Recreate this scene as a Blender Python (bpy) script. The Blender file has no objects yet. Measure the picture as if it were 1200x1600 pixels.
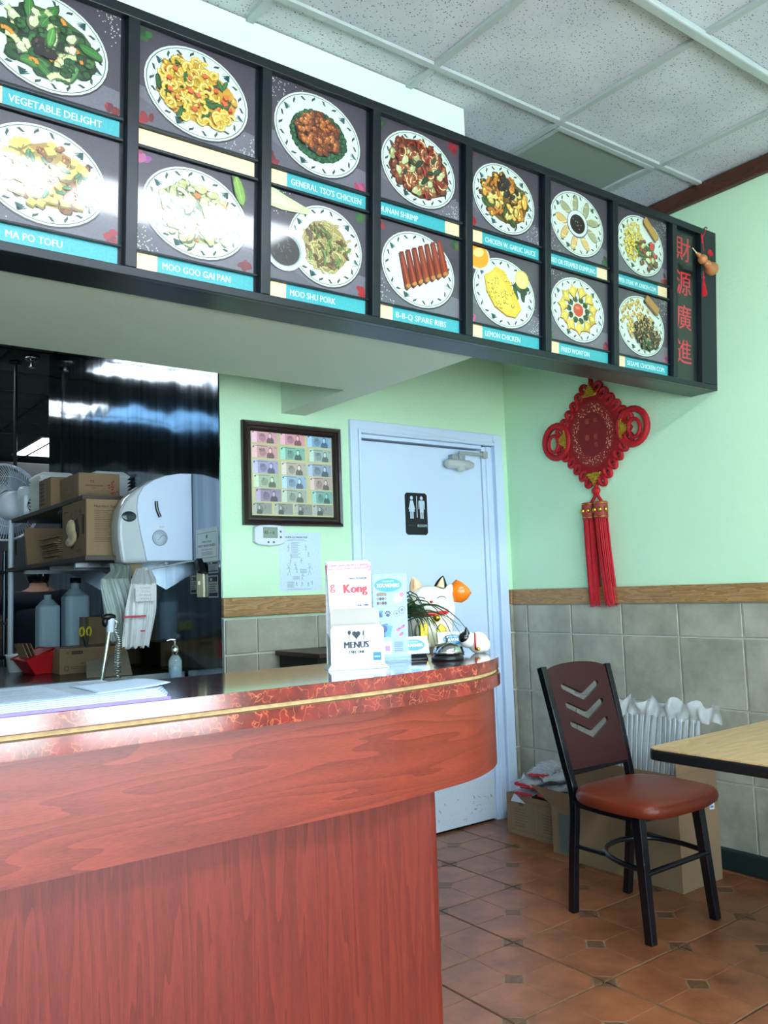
import bpy, bmesh, math, random
import numpy as np
from mathutils import Vector, Matrix
random.seed(7)
C = bpy.context.scene.collection
sc = bpy.context.scene
PI = math.pi
# ------------------------------------------------------------------ camera
H = 1.2653
F = 1334.5
RX = Vector((0.8012657, -0.5973411, -0.0340123))
DN = Vector((0.0269041, 0.0927621, -0.9953247))
FW = Vector((0.5977034, 0.7966046, 0.0903980))
camd = bpy.data.cameras.new('camera'); cam = bpy.data.objects.new('camera', camd); C.objects.link(cam)
camd.sensor_fit = 'AUTO'; camd.sensor_width = 36; camd.lens = F / 1600 * 36
camd.clip_start = 0.02
m3 = Matrix((RX, -DN, -FW)).transposed()
cam.matrix_world = Matrix.Translation((0, 0, H)) @ m3.to_4x4()
sc.camera = cam
# ------------------------------------------------------------------ light
sc.view_settings.view_transform = 'Standard'; sc.view_settings.look = 'None'
sc.view_settings.gamma = 1; sc.view_settings.use_curve_mapping = False
sc.view_settings.exposure = 1.1
sc.display_settings.display_device = 'sRGB'
w = bpy.data.worlds.new('sky'); sc.world = w; w.use_nodes = True
bg = w.node_tree.nodes['Background']; bg.inputs[0].default_value = (0.62, 0.83, 1.0, 1); bg.inputs[1].default_value = 4.6
YF = -2.6          # storefront wall behind the camera
XL = -3.2
WINS = [(-3.0, -1.3), (-1.2, 0.2), (0.3, 1.68), (1.84, 2.95)]
for a, b in WINS:   # portals in the storefront openings
    l = bpy.data.lights.new('window_portal', 'AREA'); l.shape = 'RECTANGLE'; l.size = b - a; l.size_y = 2.45
    l.cycles.is_portal = True
    o = bpy.data.objects.new('window_portal', l); C.objects.link(o)
    o.location = ((a + b) / 2, YF - 0.02, 1.475); o.rotation_euler = (PI / 2, 0, 0)
sunl = bpy.data.lights.new('sun', 'SUN'); sunl.energy = 22; sunl.angle = 0.01; sunl.color = (.95, .97, 1)
suno = bpy.data.objects.new('sun', sunl); C.objects.link(suno); suno.rotation_euler = (math.radians(-20), math.radians(8), 0)

# ------------------------------------------------------------------ helpers
def ray(x, y):
    return RX * ((x - 600) / F) + DN * ((y - 800) / F) + FW
O = Vector((0, 0, H))
def onX(x, y, X): r = ray(x, y); return O + r * (X / r.x)
def onY(x, y, Y): r = ray(x, y); return O + r * (Y / r.y)
def onZ(x, y, Z): r = ray(x, y); return O + r * ((Z - H) / r.z)
def lin(c):
    out = []
    for v in c[:3]:
        v = v / 255.0
        out.append(v / 12.92 if v <= 0.04045 else ((v + 0.055) / 1.055) ** 2.4)
    return tuple(out) + (1.0,)

class NT:
    def __init__(s, m):
        s.t = m.node_tree; s.n = s.t.nodes; s.b = s.n['Principled BSDF']
    def add(s, typ, **kw):
        n = s.n.new(typ)
        for k, v in kw.items():
            if isinstance(k, str) and k.startswith('i_'): n.inputs[k[2:].replace('_', ' ')].default_value = v
            else: setattr(n, k, v)
        return n
    def link(s, a, b): s.t.links.new(a, b)
def mat(name, col, rough=0.6, metal=0.0, var=0.06, scale=8, bump=0.0, bscale=60, coat=0.0, alpha=1.0, trans=0.0, spec=0.5, ior=1.45, emis=None, estr=0, stretch=None, coatr=0.05):
    m = bpy.data.materials.new(name); m.use_nodes = True; t = NT(m)
    b = t.b; c = lin(col)
    b.inputs['Roughness'].default_value = rough; b.inputs['Metallic'].default_value = metal
    b.inputs['Coat Weight'].default_value = coat; b.inputs['Coat Roughness'].default_value = coatr
    b.inputs['Alpha'].default_value = alpha; b.inputs['Transmission Weight'].default_value = trans
    b.inputs['Specular IOR Level'].default_value = spec; b.inputs['IOR'].default_value = ior
    tc = t.add('ShaderNodeTexCoord'); src = tc.outputs['Object']
    if stretch:
        mp = t.add('ShaderNodeMapping'); mp.inputs['Scale'].default_value = stretch; t.link(src, mp.inputs[0]); src = mp.outputs[0]
    nz = t.add('ShaderNodeTexNoise'); nz.inputs['Scale'].default_value = scale; nz.inputs['Detail'].default_value = 4; t.link(src, nz.inputs['Vector'])
    mr = t.add('ShaderNodeMapRange'); mr.inputs['From Min'].default_value = .25; mr.inputs['From Max'].default_value = .75
    mr.inputs['To Min'].default_value = 1 - var; mr.inputs['To Max'].default_value = 1 + var; t.link(nz.outputs[0], mr.inputs[0])
    mx = t.add('ShaderNodeVectorMath', operation='MULTIPLY'); mx.inputs[0].default_value = c[:3]
    cb = t.add('ShaderNodeCombineXYZ')
    for i in range(3): t.link(mr.outputs[0], cb.inputs[i])
    t.link(cb.outputs[0], mx.inputs[1]); t.link(mx.outputs[0], b.inputs['Base Color'])
    if bump:
        n2 = t.add('ShaderNodeTexNoise'); n2.inputs['Scale'].default_value = bscale; n2.inputs['Detail'].default_value = 3; t.link(src, n2.inputs['Vector'])
        bp = t.add('ShaderNodeBump'); bp.inputs['Strength'].default_value = bump; bp.inputs['Distance'].default_value = .01
        t.link(n2.outputs[0], bp.inputs['Height']); t.link(bp.outputs[0], b.inputs['Normal'])
    if emis:
        b.inputs['Emission Color'].default_value = lin(emis); b.inputs['Emission Strength'].default_value = estr
    return m
def ramp(t, fac, stops):
    r = t.add('ShaderNodeValToRGB'); e = r.color_ramp.elements
    e[0].position = stops[0][0]; e[0].color = stops[0][1]; e[1].position = stops[1][0]; e[1].color = stops[1][1]
    for p, c in stops[2:]:
        k = e.new(p); k.color = c
    t.link(fac, r.inputs[0]); return r
def wood(name, dark, light, rough=.35, coord='Object', scl=(1, 1, 1), rings=6.0, fine=60, coat=0.0, dist=2.2, contrast=(.25, .75), ringw=.3):
    m = bpy.data.materials.new(name); m.use_nodes = True; t = NT(m); b = t.b
    tc = t.add('ShaderNodeTexCoord'); mp = t.add('ShaderNodeMapping'); mp.inputs['Scale'].default_value = scl
    t.link(tc.outputs[coord], mp.inputs[0])
    nz = t.add('ShaderNodeTexNoise'); nz.inputs['Scale'].default_value = dist; nz.inputs['Detail'].default_value = 2; t.link(mp.outputs[0], nz.inputs['Vector'])
    ml = t.add('ShaderNodeMath', operation='MULTIPLY'); ml.inputs[1].default_value = rings; t.link(nz.outputs[0], ml.inputs[0])
    fr = t.add('ShaderNodeMath', operation='FRACT'); t.link(ml.outputs[0], fr.inputs[0])
    n2 = t.add('ShaderNodeTexNoise'); n2.inputs['Scale'].default_value = fine; n2.inputs['Detail'].default_value = 5; n2.inputs['Roughness'].default_value = .7; t.link(mp.outputs[0], n2.inputs['Vector'])
    mi = t.add('ShaderNodeMath', operation='MULTIPLY_ADD'); mi.inputs[1].default_value = ringw; t.link(fr.outputs[0], mi.inputs[0]); 
    m2 = t.add('ShaderNodeMath', operation='MULTIPLY'); m2.inputs[1].default_value = 1 - ringw; t.link(n2.outputs[0], m2.inputs[0]); t.link(m2.outputs[0], mi.inputs[2])
    r = ramp(t, mi.outputs[0], [(contrast[0], lin(dark)), (contrast[1], lin(light))]); t.link(r.outputs[0], b.inputs['Base Color'])
    b.inputs['Roughness'].default_value = rough; b.inputs['Coat Weight'].default_value = coat; b.inputs['Coat Roughness'].default_value = .32
    return m
def laminate(name, base, vein, rough):
    m = bpy.data.materials.new(name); m.use_nodes = True; t = NT(m); b = t.b
    tc = t.add('ShaderNodeTexCoord'); nz = t.add('ShaderNodeTexNoise'); nz.inputs['Scale'].default_value = 14; nz.inputs['Detail'].default_value = 2
    t.link(tc.outputs['Object'], nz.inputs['Vector'])
    va = t.add('ShaderNodeVectorMath', operation='SCALE'); va.inputs['Scale'].default_value = .22; t.link(nz.outputs['Color'], va.inputs[0])
    ad = t.add('ShaderNodeVectorMath', operation='ADD'); t.link(tc.outputs['Object'], ad.inputs[0]); t.link(va.outputs[0], ad.inputs[1])
    vo = t.add('ShaderNodeTexVoronoi', feature='DISTANCE_TO_EDGE'); vo.inputs['Scale'].default_value = 26; t.link(ad.outputs[0], vo.inputs['Vector'])
    n3 = t.add('ShaderNodeTexNoise'); n3.inputs['Scale'].default_value = 30; t.link(tc.outputs['Object'], n3.inputs['Vector'])
    r = ramp(t, vo.outputs[0], [(0.0, (1, 1, 1, 1)), (0.05, (0, 0, 0, 1))])
    g = ramp(t, n3.outputs[0], [(.36, (0, 0, 0, 1)), (.52, (1, 1, 1, 1))])
    mu = t.add('ShaderNodeMath', operation='MULTIPLY'); t.link(r.outputs[0], mu.inputs[0]); t.link(g.outputs[0], mu.inputs[1])
    n4 = t.add('ShaderNodeTexNoise'); n4.inputs['Scale'].default_value = 22; n4.inputs['Detail'].default_value = 6; t.link(tc.outputs['Object'], n4.inputs['Vector'])
    bc = ramp(t, n4.outputs[0], [(.35, lin([v * .8 for v in base])), (.68, lin([min(255, v * 1.18) for v in base]))])
    mx = t.add('ShaderNodeMix', data_type='RGBA'); t.link(mu.outputs[0], mx.inputs[0]); t.link(bc.outputs[0], mx.inputs[6]); mx.inputs[7].default_value = lin(vein)
    t.link(mx.outputs[2], b.inputs['Base Color']); b.inputs['Roughness'].default_value = rough
    b.inputs['Specular IOR Level'].default_value = .6; b.inputs['Coat Weight'].default_value = 1.0; b.inputs['Coat Roughness'].default_value = .1
    return m
_pm = {}
def printmat(rough=.5, coat=0.0):
    k = (rough, coat)
    if k in _pm: return _pm[k]
    m = bpy.data.materials.new('printed_sheet'); m.use_nodes = True; t = NT(m)
    a = t.add('ShaderNodeAttribute'); a.attribute_name = 'ink'
    tc = t.add('ShaderNodeTexCoord'); nz = t.add('ShaderNodeTexNoise'); nz.inputs['Scale'].default_value = 160; nz.inputs['Detail'].default_value = 5; t.link(tc.outputs['Object'], nz.inputs['Vector'])
    mr = t.add('ShaderNodeMapRange'); mr.inputs['From Min'].default_value = .3; mr.inputs['From Max'].default_value = .7; q_ = .72 if coat else .97; mr.inputs['To Min'].default_value = .88 * q_; mr.inputs['To Max'].default_value = 1.1 * q_; t.link(nz.outputs[0], mr.inputs[0])
    sc_ = t.add('ShaderNodeVectorMath', operation='SCALE'); t.link(a.outputs['Color'], sc_.inputs[0]); t.link(mr.outputs[0], sc_.inputs['Scale'])
    t.link(sc_.outputs[0], t.b.inputs['Base Color']); t.b.inputs['Roughness'].default_value = rough
    t.b.inputs['Coat Weight'].default_value = coat; t.b.inputs['Coat Roughness'].default_value = .06
    _pm[k] = m; return m

class MB:
    """collects geometry for one mesh"""
    def __init__(s): s.v = []; s.f = []; s.mi = []; s.sm = []; s.cur = 0; s.smooth = False
    def add(s, vs, fs, smooth=None):
        o = len(s.v); s.v += [tuple(v) for v in vs]
        for f in fs: s.f.append([i + o for i in f]); s.mi.append(s.cur); s.sm.append(s.smooth if smooth is None else smooth)
        return s
    def box(s, a, b, M=None):
        x0, y0, z0 = a; x1, y1, z1 = b
        vs = [Vector(p) for p in ((x0,y0,z0),(x1,y0,z0),(x1,y1,z0),(x0,y1,z0),(x0,y0,z1),(x1,y0,z1),(x1,y1,z1),(x0,y1,z1))]
        if M: vs = [M @ v for v in vs]
        return s.add(vs, [(0,3,2,1),(4,5,6,7),(0,1,5,4),(1,2,6,5),(2,3,7,6),(3,0,4,7)], False)
    def hexa(s, lo, hi):   # 4 lower points, 4 upper points
        return s.add(list(lo) + list(hi), [(0,3,2,1),(4,5,6,7),(0,1,5,4),(1,2,6,5),(2,3,7,6),(3,0,4,7)], False)
    def prism(s, pts, z0, z1, axis='z', M=None, smooth=False):
        n = len(pts)
        def P(p, h):
            v = Vector((p[0], p[1], h)) if axis == 'z' else (Vector((p[0], h, p[1])) if axis == 'y' else Vector((h, p[0], p[1])))
            return M @ v if M else v
        vs = [P(p, z0) for p in pts] + [P(p, z1) for p in pts]
        s.add(vs, [tuple(range(n))[::-1], tuple(range(n, 2 * n))], False)
        s.add(vs, [(i, (i + 1) % n, (i + 1) % n + n, i + n) for i in range(n)], smooth)
        return s
    def tube(s, pts, r, n=8, closed=False, cap=True, sq=False):
        pts = [Vector(p) for p in pts]; N = len(pts)
        rs = r if isinstance(r, (list, tuple)) else [r] * N
        rings = []; prev = None
        for i in range(N):
            if closed: d = pts[(i + 1) % N] - pts[i - 1]
            else: d = pts[min(i + 1, N - 1)] - pts[max(i - 1, 0)]
            if d.length < 1e-9: d = Vector((0, 0, 1))
            d.normalize()
            if prev is None:
                up = Vector((0, 0, 1)) if abs(d.z) < .9 else Vector((0, 1, 0)); u = d.cross(up).normalized()
            else:
                u = prev - d * prev.dot(d)
                u = u.normalized() if u.length > 1e-6 else d.orthogonal().normalized()
            prev = u; v = d.cross(u)
            off = PI / n if sq else 0
            rings.append([pts[i] + (u * math.cos(2 * PI * k / n + off) + v * math.sin(2 * PI * k / n + off)) * rs[i] for k in range(n)])
        vs = [p for rg in rings for p in rg]; fs = []
        for i in range(N if closed else N - 1):
            a = i * n; b = ((i + 1) % N) * n
            for k in range(n): fs.append((a + k, a + (k + 1) % n, b + (k + 1) % n, b + k))
        s.add(vs, fs, not sq)
        if cap and not closed: s.add(vs, [tuple(range(n))[::-1], tuple(range((N - 1) * n, N * n))], False)
        return s
    def lathe(s, prof, n=24, M=None, smooth=True):
        vs = []; N = len(prof)
        for r, z in prof:
            for k in range(n):
                v = Vector((r * math.cos(2 * PI * k / n), r * math.sin(2 * PI * k / n), z)); vs.append(M @ v if M else v)
        fs = [(i * n + k, i * n + (k + 1) % n, (i + 1) * n + (k + 1) % n, (i + 1) * n + k) for i in range(N - 1) for k in range(n)]
        s.add(vs, fs, smooth)
        if prof[0][0] > 1e-6: s.add(vs, [tuple(range(n))[::-1]], False)
        if prof[-1][0] > 1e-6: s.add(vs, [tuple(range((N - 1) * n, N * n))], False)
        return s
    def ball(s, c, r, n=12, m=8, M=None):
        if not isinstance(r, (tuple, list)): r = (r, r, r)
        T = Matrix.Translation(c) @ Matrix.Diagonal((r[0], r[1], r[2], 1))
        if M: T = Matrix.Translation(c) @ M.to_4x4() @ Matrix.Diagonal((r[0], r[1], r[2], 1))
        prof = [(max(1e-7, math.sin(PI * i / m)), -math.cos(PI * i / m)) for i in range(m + 1)]
        return s.lathe(prof, n, T)
    def grid(s, fn, nu, nv, smooth=True):
        vs = [fn(i / nu, j / nv) for j in range(nv + 1) for i in range(nu + 1)]
        fs = [(j * (nu + 1) + i, j * (nu + 1) + i + 1, (j + 1) * (nu + 1) + i + 1, (j + 1) * (nu + 1) + i) for j in range(nv) for i in range(nu)]
        return s.add(vs, fs, smooth)
    def mesh(s, name):
        me = bpy.data.meshes.new(name); me.from_pydata([tuple(v) for v in s.v], [], s.f)
        me.polygons.foreach_set('material_index', s.mi); me.polygons.foreach_set('use_smooth', s.sm); me.update(); return me
    def build(s, name, mats, parent=None, bevel=0, loc=None, rot=None, solid=0, weld=False, seg=2):
        me = s.mesh(name)
        if not isinstance(mats, (list, tuple)): mats = [mats]
        for m in mats: me.materials.append(m)
        if weld or bevel:
            bm = bmesh.new(); bm.from_mesh(me); bmesh.ops.remove_doubles(bm, verts=bm.verts, dist=1e-5); bmesh.ops.recalc_face_normals(bm, faces=bm.faces); bm.to_mesh(me); bm.free()
        o = bpy.data.objects.new(name, me); C.objects.link(o)
        if parent: o.parent = parent
        if loc is not None: o.location = loc
        if rot is not None: o.rotation_euler = rot
        if solid:
            k = o.modifiers.new('s', 'SOLIDIFY'); k.thickness = solid; k.offset = 0
        if bevel:
            k = o.modifiers.new('b', 'BEVEL'); k.width = bevel; k.segments = seg; k.limit_method = 'ANGLE'; k.angle_limit = math.radians(35); k.harden_normals = False
        return o
def tag(o, label=None, cat=None, group=None, kind=None):
    if label: o['label'] = label
    if cat: o['category'] = cat
    if group: o['group'] = group
    if kind: o['kind'] = kind
    return o
def thing(name, loc, rz=0, label=None, cat=None, group=None):
    o = bpy.data.objects.new(name, None); C.objects.link(o); o.empty_display_size = .05
    o.location = loc; o.rotation_euler = (0, 0, rz); return tag(o, label, cat, group)
def struct(o): o['kind'] = 'structure'; return o
def copy_of(o, parent=None, loc=None, rot=None):
    c = o.copy(); C.objects.link(c)
    if parent is not None: c.parent = parent
    if loc is not None: c.location = loc
    if rot is not None: c.rotation_euler = rot
    return c

# ---- flat prints: coloured polygons lying on a sheet (local x right, z up, facing -y)
_tc = {}
def text_geo(s, bold=0.0):
    k = (s, bold)
    if k in _tc: return _tc[k]
    cu = bpy.data.curves.new('t', 'FONT'); cu.body = s; cu.size = 1; cu.resolution_u = 2; cu.offset = bold; cu.fill_mode = 'FRONT'
    ob = bpy.data.objects.new('t', cu); C.objects.link(ob)
    dg = bpy.context.evaluated_depsgraph_get(); me = bpy.data.meshes.new_from_object(ob.evaluated_get(dg))
    vs = [(v.co.x, v.co.y) for v in me.vertices]; fs = [list(p.vertices) for p in me.polygons]
    bpy.data.objects.remove(ob); bpy.data.curves.remove(cu); bpy.data.meshes.remove(me)
    _tc[k] = (vs, fs); return vs, fs
class Print:
    def __init__(s, w, h, base, back=None, thick=.002, step=1.2e-5, shape=None):
        s.w, s.h = w, h; s.v = []; s.f = []; s.c = []; s.L = 0; s.step = step
        b = back or base
        pts = shape or [(0, 0), (w, 0), (w, h), (0, h)]
        n = len(pts)
        s.v += [(x, 0, z) for x, z in pts] + [(x, thick, z) for x, z in pts]
        s.f.append(list(range(n))); s.c.append(lin(base)); s.f.append(list(range(n, 2 * n))[::-1]); s.c.append(lin(b))
        for i in range(n): s.f.append([i, i + n, (i + 1) % n + n, (i + 1) % n]); s.c.append(lin(b))
        s.L = 1
    def poly(s, pts, col, up=True, clip=False):
        if up: s.L += 1
        y = -s.L * s.step; o = len(s.v); w, h = s.w, s.h
        s.v += [(min(max(x, 0), w), y, min(max(z, 0), h)) for x, z in pts]
        s.f.append(list(range(o, o + len(pts)))); s.c.append(lin(col)); return s
    def rect(s, x0, z0, x1, z1, col, up=True): return s.poly([(x0, z0), (x1, z0), (x1, z1), (x0, z1)], col, up)
    def ell(s, cx, cz, a, b, col, ang=0, n=24, up=True, j=0):
        ca, sa = math.cos(ang), math.sin(ang); pts = []
        for k in range(n):
            t = 2 * PI * k / n; q = 1 + (random.uniform(-j, j) if j else 0)
            x, z = a * q * math.cos(t), b * q * math.sin(t); pts.append((cx + x * ca - z * sa, cz + x * sa + z * ca))
        return s.poly(pts, col, up)
    def line(s, pts, wd, col, up=True):
        if up: s.L += 1
        for (x0, z0), (x1, z1) in zip(pts, pts[1:]):
            d = math.hypot(x1 - x0, z1 - z0) or 1; nx, nz = -(z1 - z0) / d * wd / 2, (x1 - x0) / d * wd / 2
            s.poly([(x0 + nx, z0 + nz), (x0 - nx, z0 - nz), (x1 - nx, z1 - nz), (x1 + nx, z1 + nz)], col, False)
        return s
    def arc(s, cx, cz, r, t0, t1, wd, col, n=7, ang=0, asp=1):
        return s.line([(cx + r * math.cos(t0 + (t1 - t0) * k / n + ang), cz + asp * r * math.sin(t0 + (t1 - t0) * k / n + ang)) for k in range(n + 1)], wd, col)
    def text(s, t, x, z, size, col, bold=0.0, wfit=None, align='l', shear=0):
        if bold:
            for q in (-1, 0, 1): s.text(t, x + q * bold * size * .8, z, size, col, 0, wfit, align, shear)
            return s
        vs, fs = text_geo(t, bold); s.L += 1
        if not vs: return s
        x0 = min(v[0] for v in vs); x1 = max(v[0] for v in vs); wd = (x1 - x0) * size
        sx = size if not wfit else wfit / (x1 - x0)
        wd = (x1 - x0) * sx
        ox = x if align == 'l' else (x - wd / 2 if align == 'c' else x - wd)
        o = len(s.v); y = -s.L * s.step
        s.v += [(ox + (vx - x0) * sx + shear * vy * size, y, z + vy * size) for vx, vy in vs]
        for f in fs: s.f.append([i + o for i in f]); s.c.append(lin(col))
        return s
    def build(s, name, parent=None, rough=.5, coat=0.0, loc=None, rot=None):
        me = bpy.data.meshes.new(name); me.from_pydata(s.v, [], s.f)
        at = me.color_attributes.new('ink', 'FLOAT_COLOR', 'CORNER')
        cols = []
        for f, c in zip(s.f, s.c): cols += list(c) * len(f)
        at.data.foreach_set('color', cols); me.materials.append(printmat(rough, coat)); me.update()
        o = bpy.data.objects.new(name, me); C.objects.link(o)
        if parent: o.parent = parent
        if loc is not None: o.location = loc
        if rot is not None: o.rotation_euler = rot
        return o
def catmull(pts, sub=6, closed=False):
    P = [Vector(p) for p in pts]; n = len(P); out = []
    rng = range(n if closed else n - 1)
    for i in rng:
        p1, p2 = P[i], P[(i + 1) % n]
        p0 = P[i - 1] if (closed or i > 0) else p1 * 2 - p2
        p3 = P[(i + 2) % n] if (closed or i + 2 < n) else p2 * 2 - p1
        for k in range(sub):
            t = k / sub
            out.append(.5 * ((2 * p1) + (p2 - p0) * t + (2 * p0 - 5 * p1 + 4 * p2 - p3) * t * t + (3 * p1 - p0 - 3 * p2 + p3) * t ** 3))
    if not closed: out.append(P[-1])
    return out
def remesh(o, vox):
    k = o.modifiers.new('r', 'REMESH'); k.mode = 'VOXEL'; k.voxel_size = vox; k.use_smooth_shade = True
    k2 = o.modifiers.new('sm', 'SMOOTH'); k2.iterations = 4; k2.factor = .6
    return o

# ------------------------------------------------------------------ constants
YB = 3.477; XR = 3.505; ZC = 3.078
# ------------------------------------------------------------------ materials
M = {}
M['mint'] = mat('mint_paint', (200, 236, 202), .55, var=.02, scale=2, bump=.25, bscale=90)
M['bulk'] = mat('pale_mint_paint', (208, 226, 206), .5, var=.02, scale=2, bump=.1, bscale=60)
M['white'] = mat('white_paint', (222, 228, 232), .4, var=.015, scale=3)
M['doorwhite'] = mat('door_paint', (208, 226, 248), .35, var=.02, scale=1.5)
M['black'] = mat('black_paint', (16, 20, 24), .3, var=.1, scale=5)
M['boardblack'] = mat('board_black', (16, 24, 30), .32, var=.1, scale=4)
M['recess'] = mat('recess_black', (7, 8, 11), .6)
M['cartons'] = mat('cardboard', (132, 106, 78), .85, var=.05, scale=4, bump=.1, bscale=200)
M['cardedge'] = mat('cardboard_edge', (140, 112, 82), .9)
M['cardink'] = mat('carton_ink', (60, 48, 38), .8)
M['redink'] = mat('red_ink', (150, 40, 36), .8)
M['steel'] = mat('brushed_steel', (150, 156, 160), .22, 1.0, var=.12, scale=3, stretch=(6, 6, .4))
M['darksteel'] = mat('dark_steel', (70, 76, 82), .25, 1.0, var=.1, scale=4)
M['chrome'] = mat('chrome', (205, 208, 206), .12, 1.0, var=.03)
M['grout'] = mat('grout', (206, 206, 196), .9)
M['fgrout'] = mat('floor_grout', (16, 12, 10), .9)
M['plastic_white'] = mat('white_plastic', (210, 218, 230), .3, var=.01)
M['foam'] = mat('foam', (232, 234, 234), .6, var=.02)
M['gold'] = mat('gold_filigree', (206, 172, 60), .28, 1.0, var=.2, scale=60)
M['red'] = mat('red_cord', (176, 14, 26), .6, var=.12, scale=80)
M['redsilk'] = mat('red_silk', (196, 12, 34), .5, var=.15, scale=60)
M['velvet'] = mat('red_velvet', (150, 8, 18), .8, var=.1, scale=40)
M['frame'] = mat('dark_frame', (38, 22, 22), .35, var=.2, scale=12, coat=.3)
M['trimwood'] = wood('trim_wood', (50, 22, 12), (84, 42, 24), .45, scl=(6, .8, 6), fine=30)
M['ceilwhite'] = mat('ceiling_grid', (170, 180, 180), .5, var=.02)
M['dark'] = mat('kitchen_dark', (26, 30, 32), .5, var=.2, scale=3)
M['dark2'] = mat('kitchen_wall', (46, 54, 58), .55, var=.15, scale=2)
M['maroon'] = mat('maroon_wood', (50, 7, 13), .42, var=.12, scale=8, coat=.12)
M['vinyl'] = mat('rust_vinyl', (112, 42, 24), .38, var=.08, scale=14, bump=.12, bscale=120)
M['yellow'] = mat('yellow_plastic', (208, 190, 40), .4)
M['redplastic'] = mat('red_plastic', (176, 22, 28), .35)
M['navy'] = mat('navy_cloth', (18, 22, 40), .85, var=.1)
M['skin'] = mat('skin', (176, 124, 100), .55)
M['jug'] = mat('cloudy_plastic', (168, 190, 205), .4, var=.04, scale=5, alpha=.8)
M['bag'] = mat('thin_plastic_bag', (206, 208, 208), .35, var=.04, scale=8, bump=.4, bscale=30)
M['baggrey'] = mat('grey_plastic_bag', (150, 162, 156), .3, var=.1, scale=14, bump=.4, bscale=25)
M['papers'] = mat('paper', (186, 204, 226), .7, var=.03)
M['purple'] = mat('purple_folder', (138, 120, 196), .5)
M['clear'] = mat('clear_film', (225, 232, 238), .12, var=.02, alpha=.38, spec=.9)
M['clearrim'] = mat('clear_seam', (240, 245, 250), .15, var=.02, alpha=.75, spec=1)
M['glassy'] = mat('clear_bottle', (190, 215, 225), .08, alpha=.35, spec=.8)
M['blueliq'] = mat('blue_soap', (70, 130, 160), .15, alpha=.75)
M['cream'] = mat('cream_plastic', (214, 208, 176), .4)
M['green'] = mat('leaf_green', (26, 58, 28), .45, var=.25, scale=30)
M['terracotta'] = mat('pot', (148, 92, 72), .7)
M['catwhite'] = mat('cat_glaze', (236, 234, 222), .12, var=.01, coat=.6)
M['catblack'] = mat('black_glaze', (18, 18, 20), .12, coat=.6)
M['orange'] = mat('orange_glaze', (240, 120, 24), .2, coat=.4)
M['redglaze'] = mat('red_glaze', (196, 20, 24), .2, coat=.4)
M['tan'] = mat('tan_glaze', (220, 180, 140), .3)
M['gourd'] = mat('gourd', (172, 112, 66), .45, var=.12, scale=20)
M['greytape'] = mat('grey_tape', (92, 98, 92), .5)
M['tan_groove'] = mat('worn_groove', (206, 168, 120), .8, var=.25, scale=50)
M['groovedark'] = mat('groove_edge', (96, 70, 34), .5)
M['ctop'] = laminate('laminate_top', (84, 20, 22), (130, 60, 44), .06)
M['cedge'] = laminate('laminate_edge', (126, 36, 30), (206, 104, 66), .14)
M['cherry_h'] = wood('cherry_fascia', (104, 30, 18), (152, 56, 34), .36, 'UV', (.8, 9, 1), 12, 46, coat=.8, dist=1.0, ringw=.22, contrast=(.28, .68))
M['cherry_v'] = wood('cherry_base', (92, 26, 20), (138, 47, 32), .38, 'UV', (14, .6, 1), 10, 34, coat=.6, dist=1.0, ringw=.22, contrast=(.28, .68))
M['oakrail'] = wood('oak_rail', (126, 88, 50), (186, 144, 96), .45, 'Object', (2, 2, 16), 9, 26, dist=1.4)
M['tabletop'] = wood('table_laminate', (166, 130, 88), (206, 172, 124), .28, 'Object', (1.2, 10, 4), 6, 10, dist=1.4)
def tile_mat(name, c1, c2, rough, sc_=6):
    m = bpy.data.materials.new(name); m.use_nodes = True; t = NT(m)
    tc = t.add('ShaderNodeTexCoord'); oi = t.add('ShaderNodeObjectInfo')
    ad = t.add('ShaderNodeVectorMath', operation='ADD'); s3 = t.add('ShaderNodeCombineXYZ')
    mm = t.add('ShaderNodeMath', operation='MULTIPLY'); mm.inputs[1].default_value = 40; t.link(oi.outputs['Random'], mm.inputs[0])
    for i in range(3): t.link(mm.outputs[0], s3.inputs[i])
    t.link(tc.outputs['Object'], ad.inputs[0]); t.link(s3.outputs[0], ad.inputs[1])
    nz = t.add('ShaderNodeTexNoise'); nz.inputs['Scale'].default_value = sc_; nz.inputs['Detail'].default_value = 7; nz.inputs['Roughness'].default_value = .62; t.link(ad.outputs[0], nz.inputs['Vector'])
    r = ramp(t, nz.outputs[0], [(.32, lin(c1)), (.7, lin(c2))]); t.link(r.outputs[0], t.b.inputs['Base Color'])
    t.b.inputs['Roughness'].default_value = rough
    bp = t.add('ShaderNodeBump'); bp.inputs['Strength'].default_value = .12; bp.inputs['Distance'].default_value = .01; t.link(nz.outputs[0], bp.inputs['Height']); t.link(bp.outputs[0], t.b.inputs['Normal'])
    return m
M['walltile'] = tile_mat('grey_wall_tile', (138, 136, 122), (176, 172, 156), .38)
M['ftile'] = tile_mat('terracotta_tile', (120, 68, 42), (166, 100, 64), .3, 9)
M['finset'] = tile_mat('brown_inset', (88, 58, 38), (126, 84, 54), .4, 60)
M['fpale'] = tile_mat('pale_joint', (128, 96, 70), (160, 124, 92), .5, 30)
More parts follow.
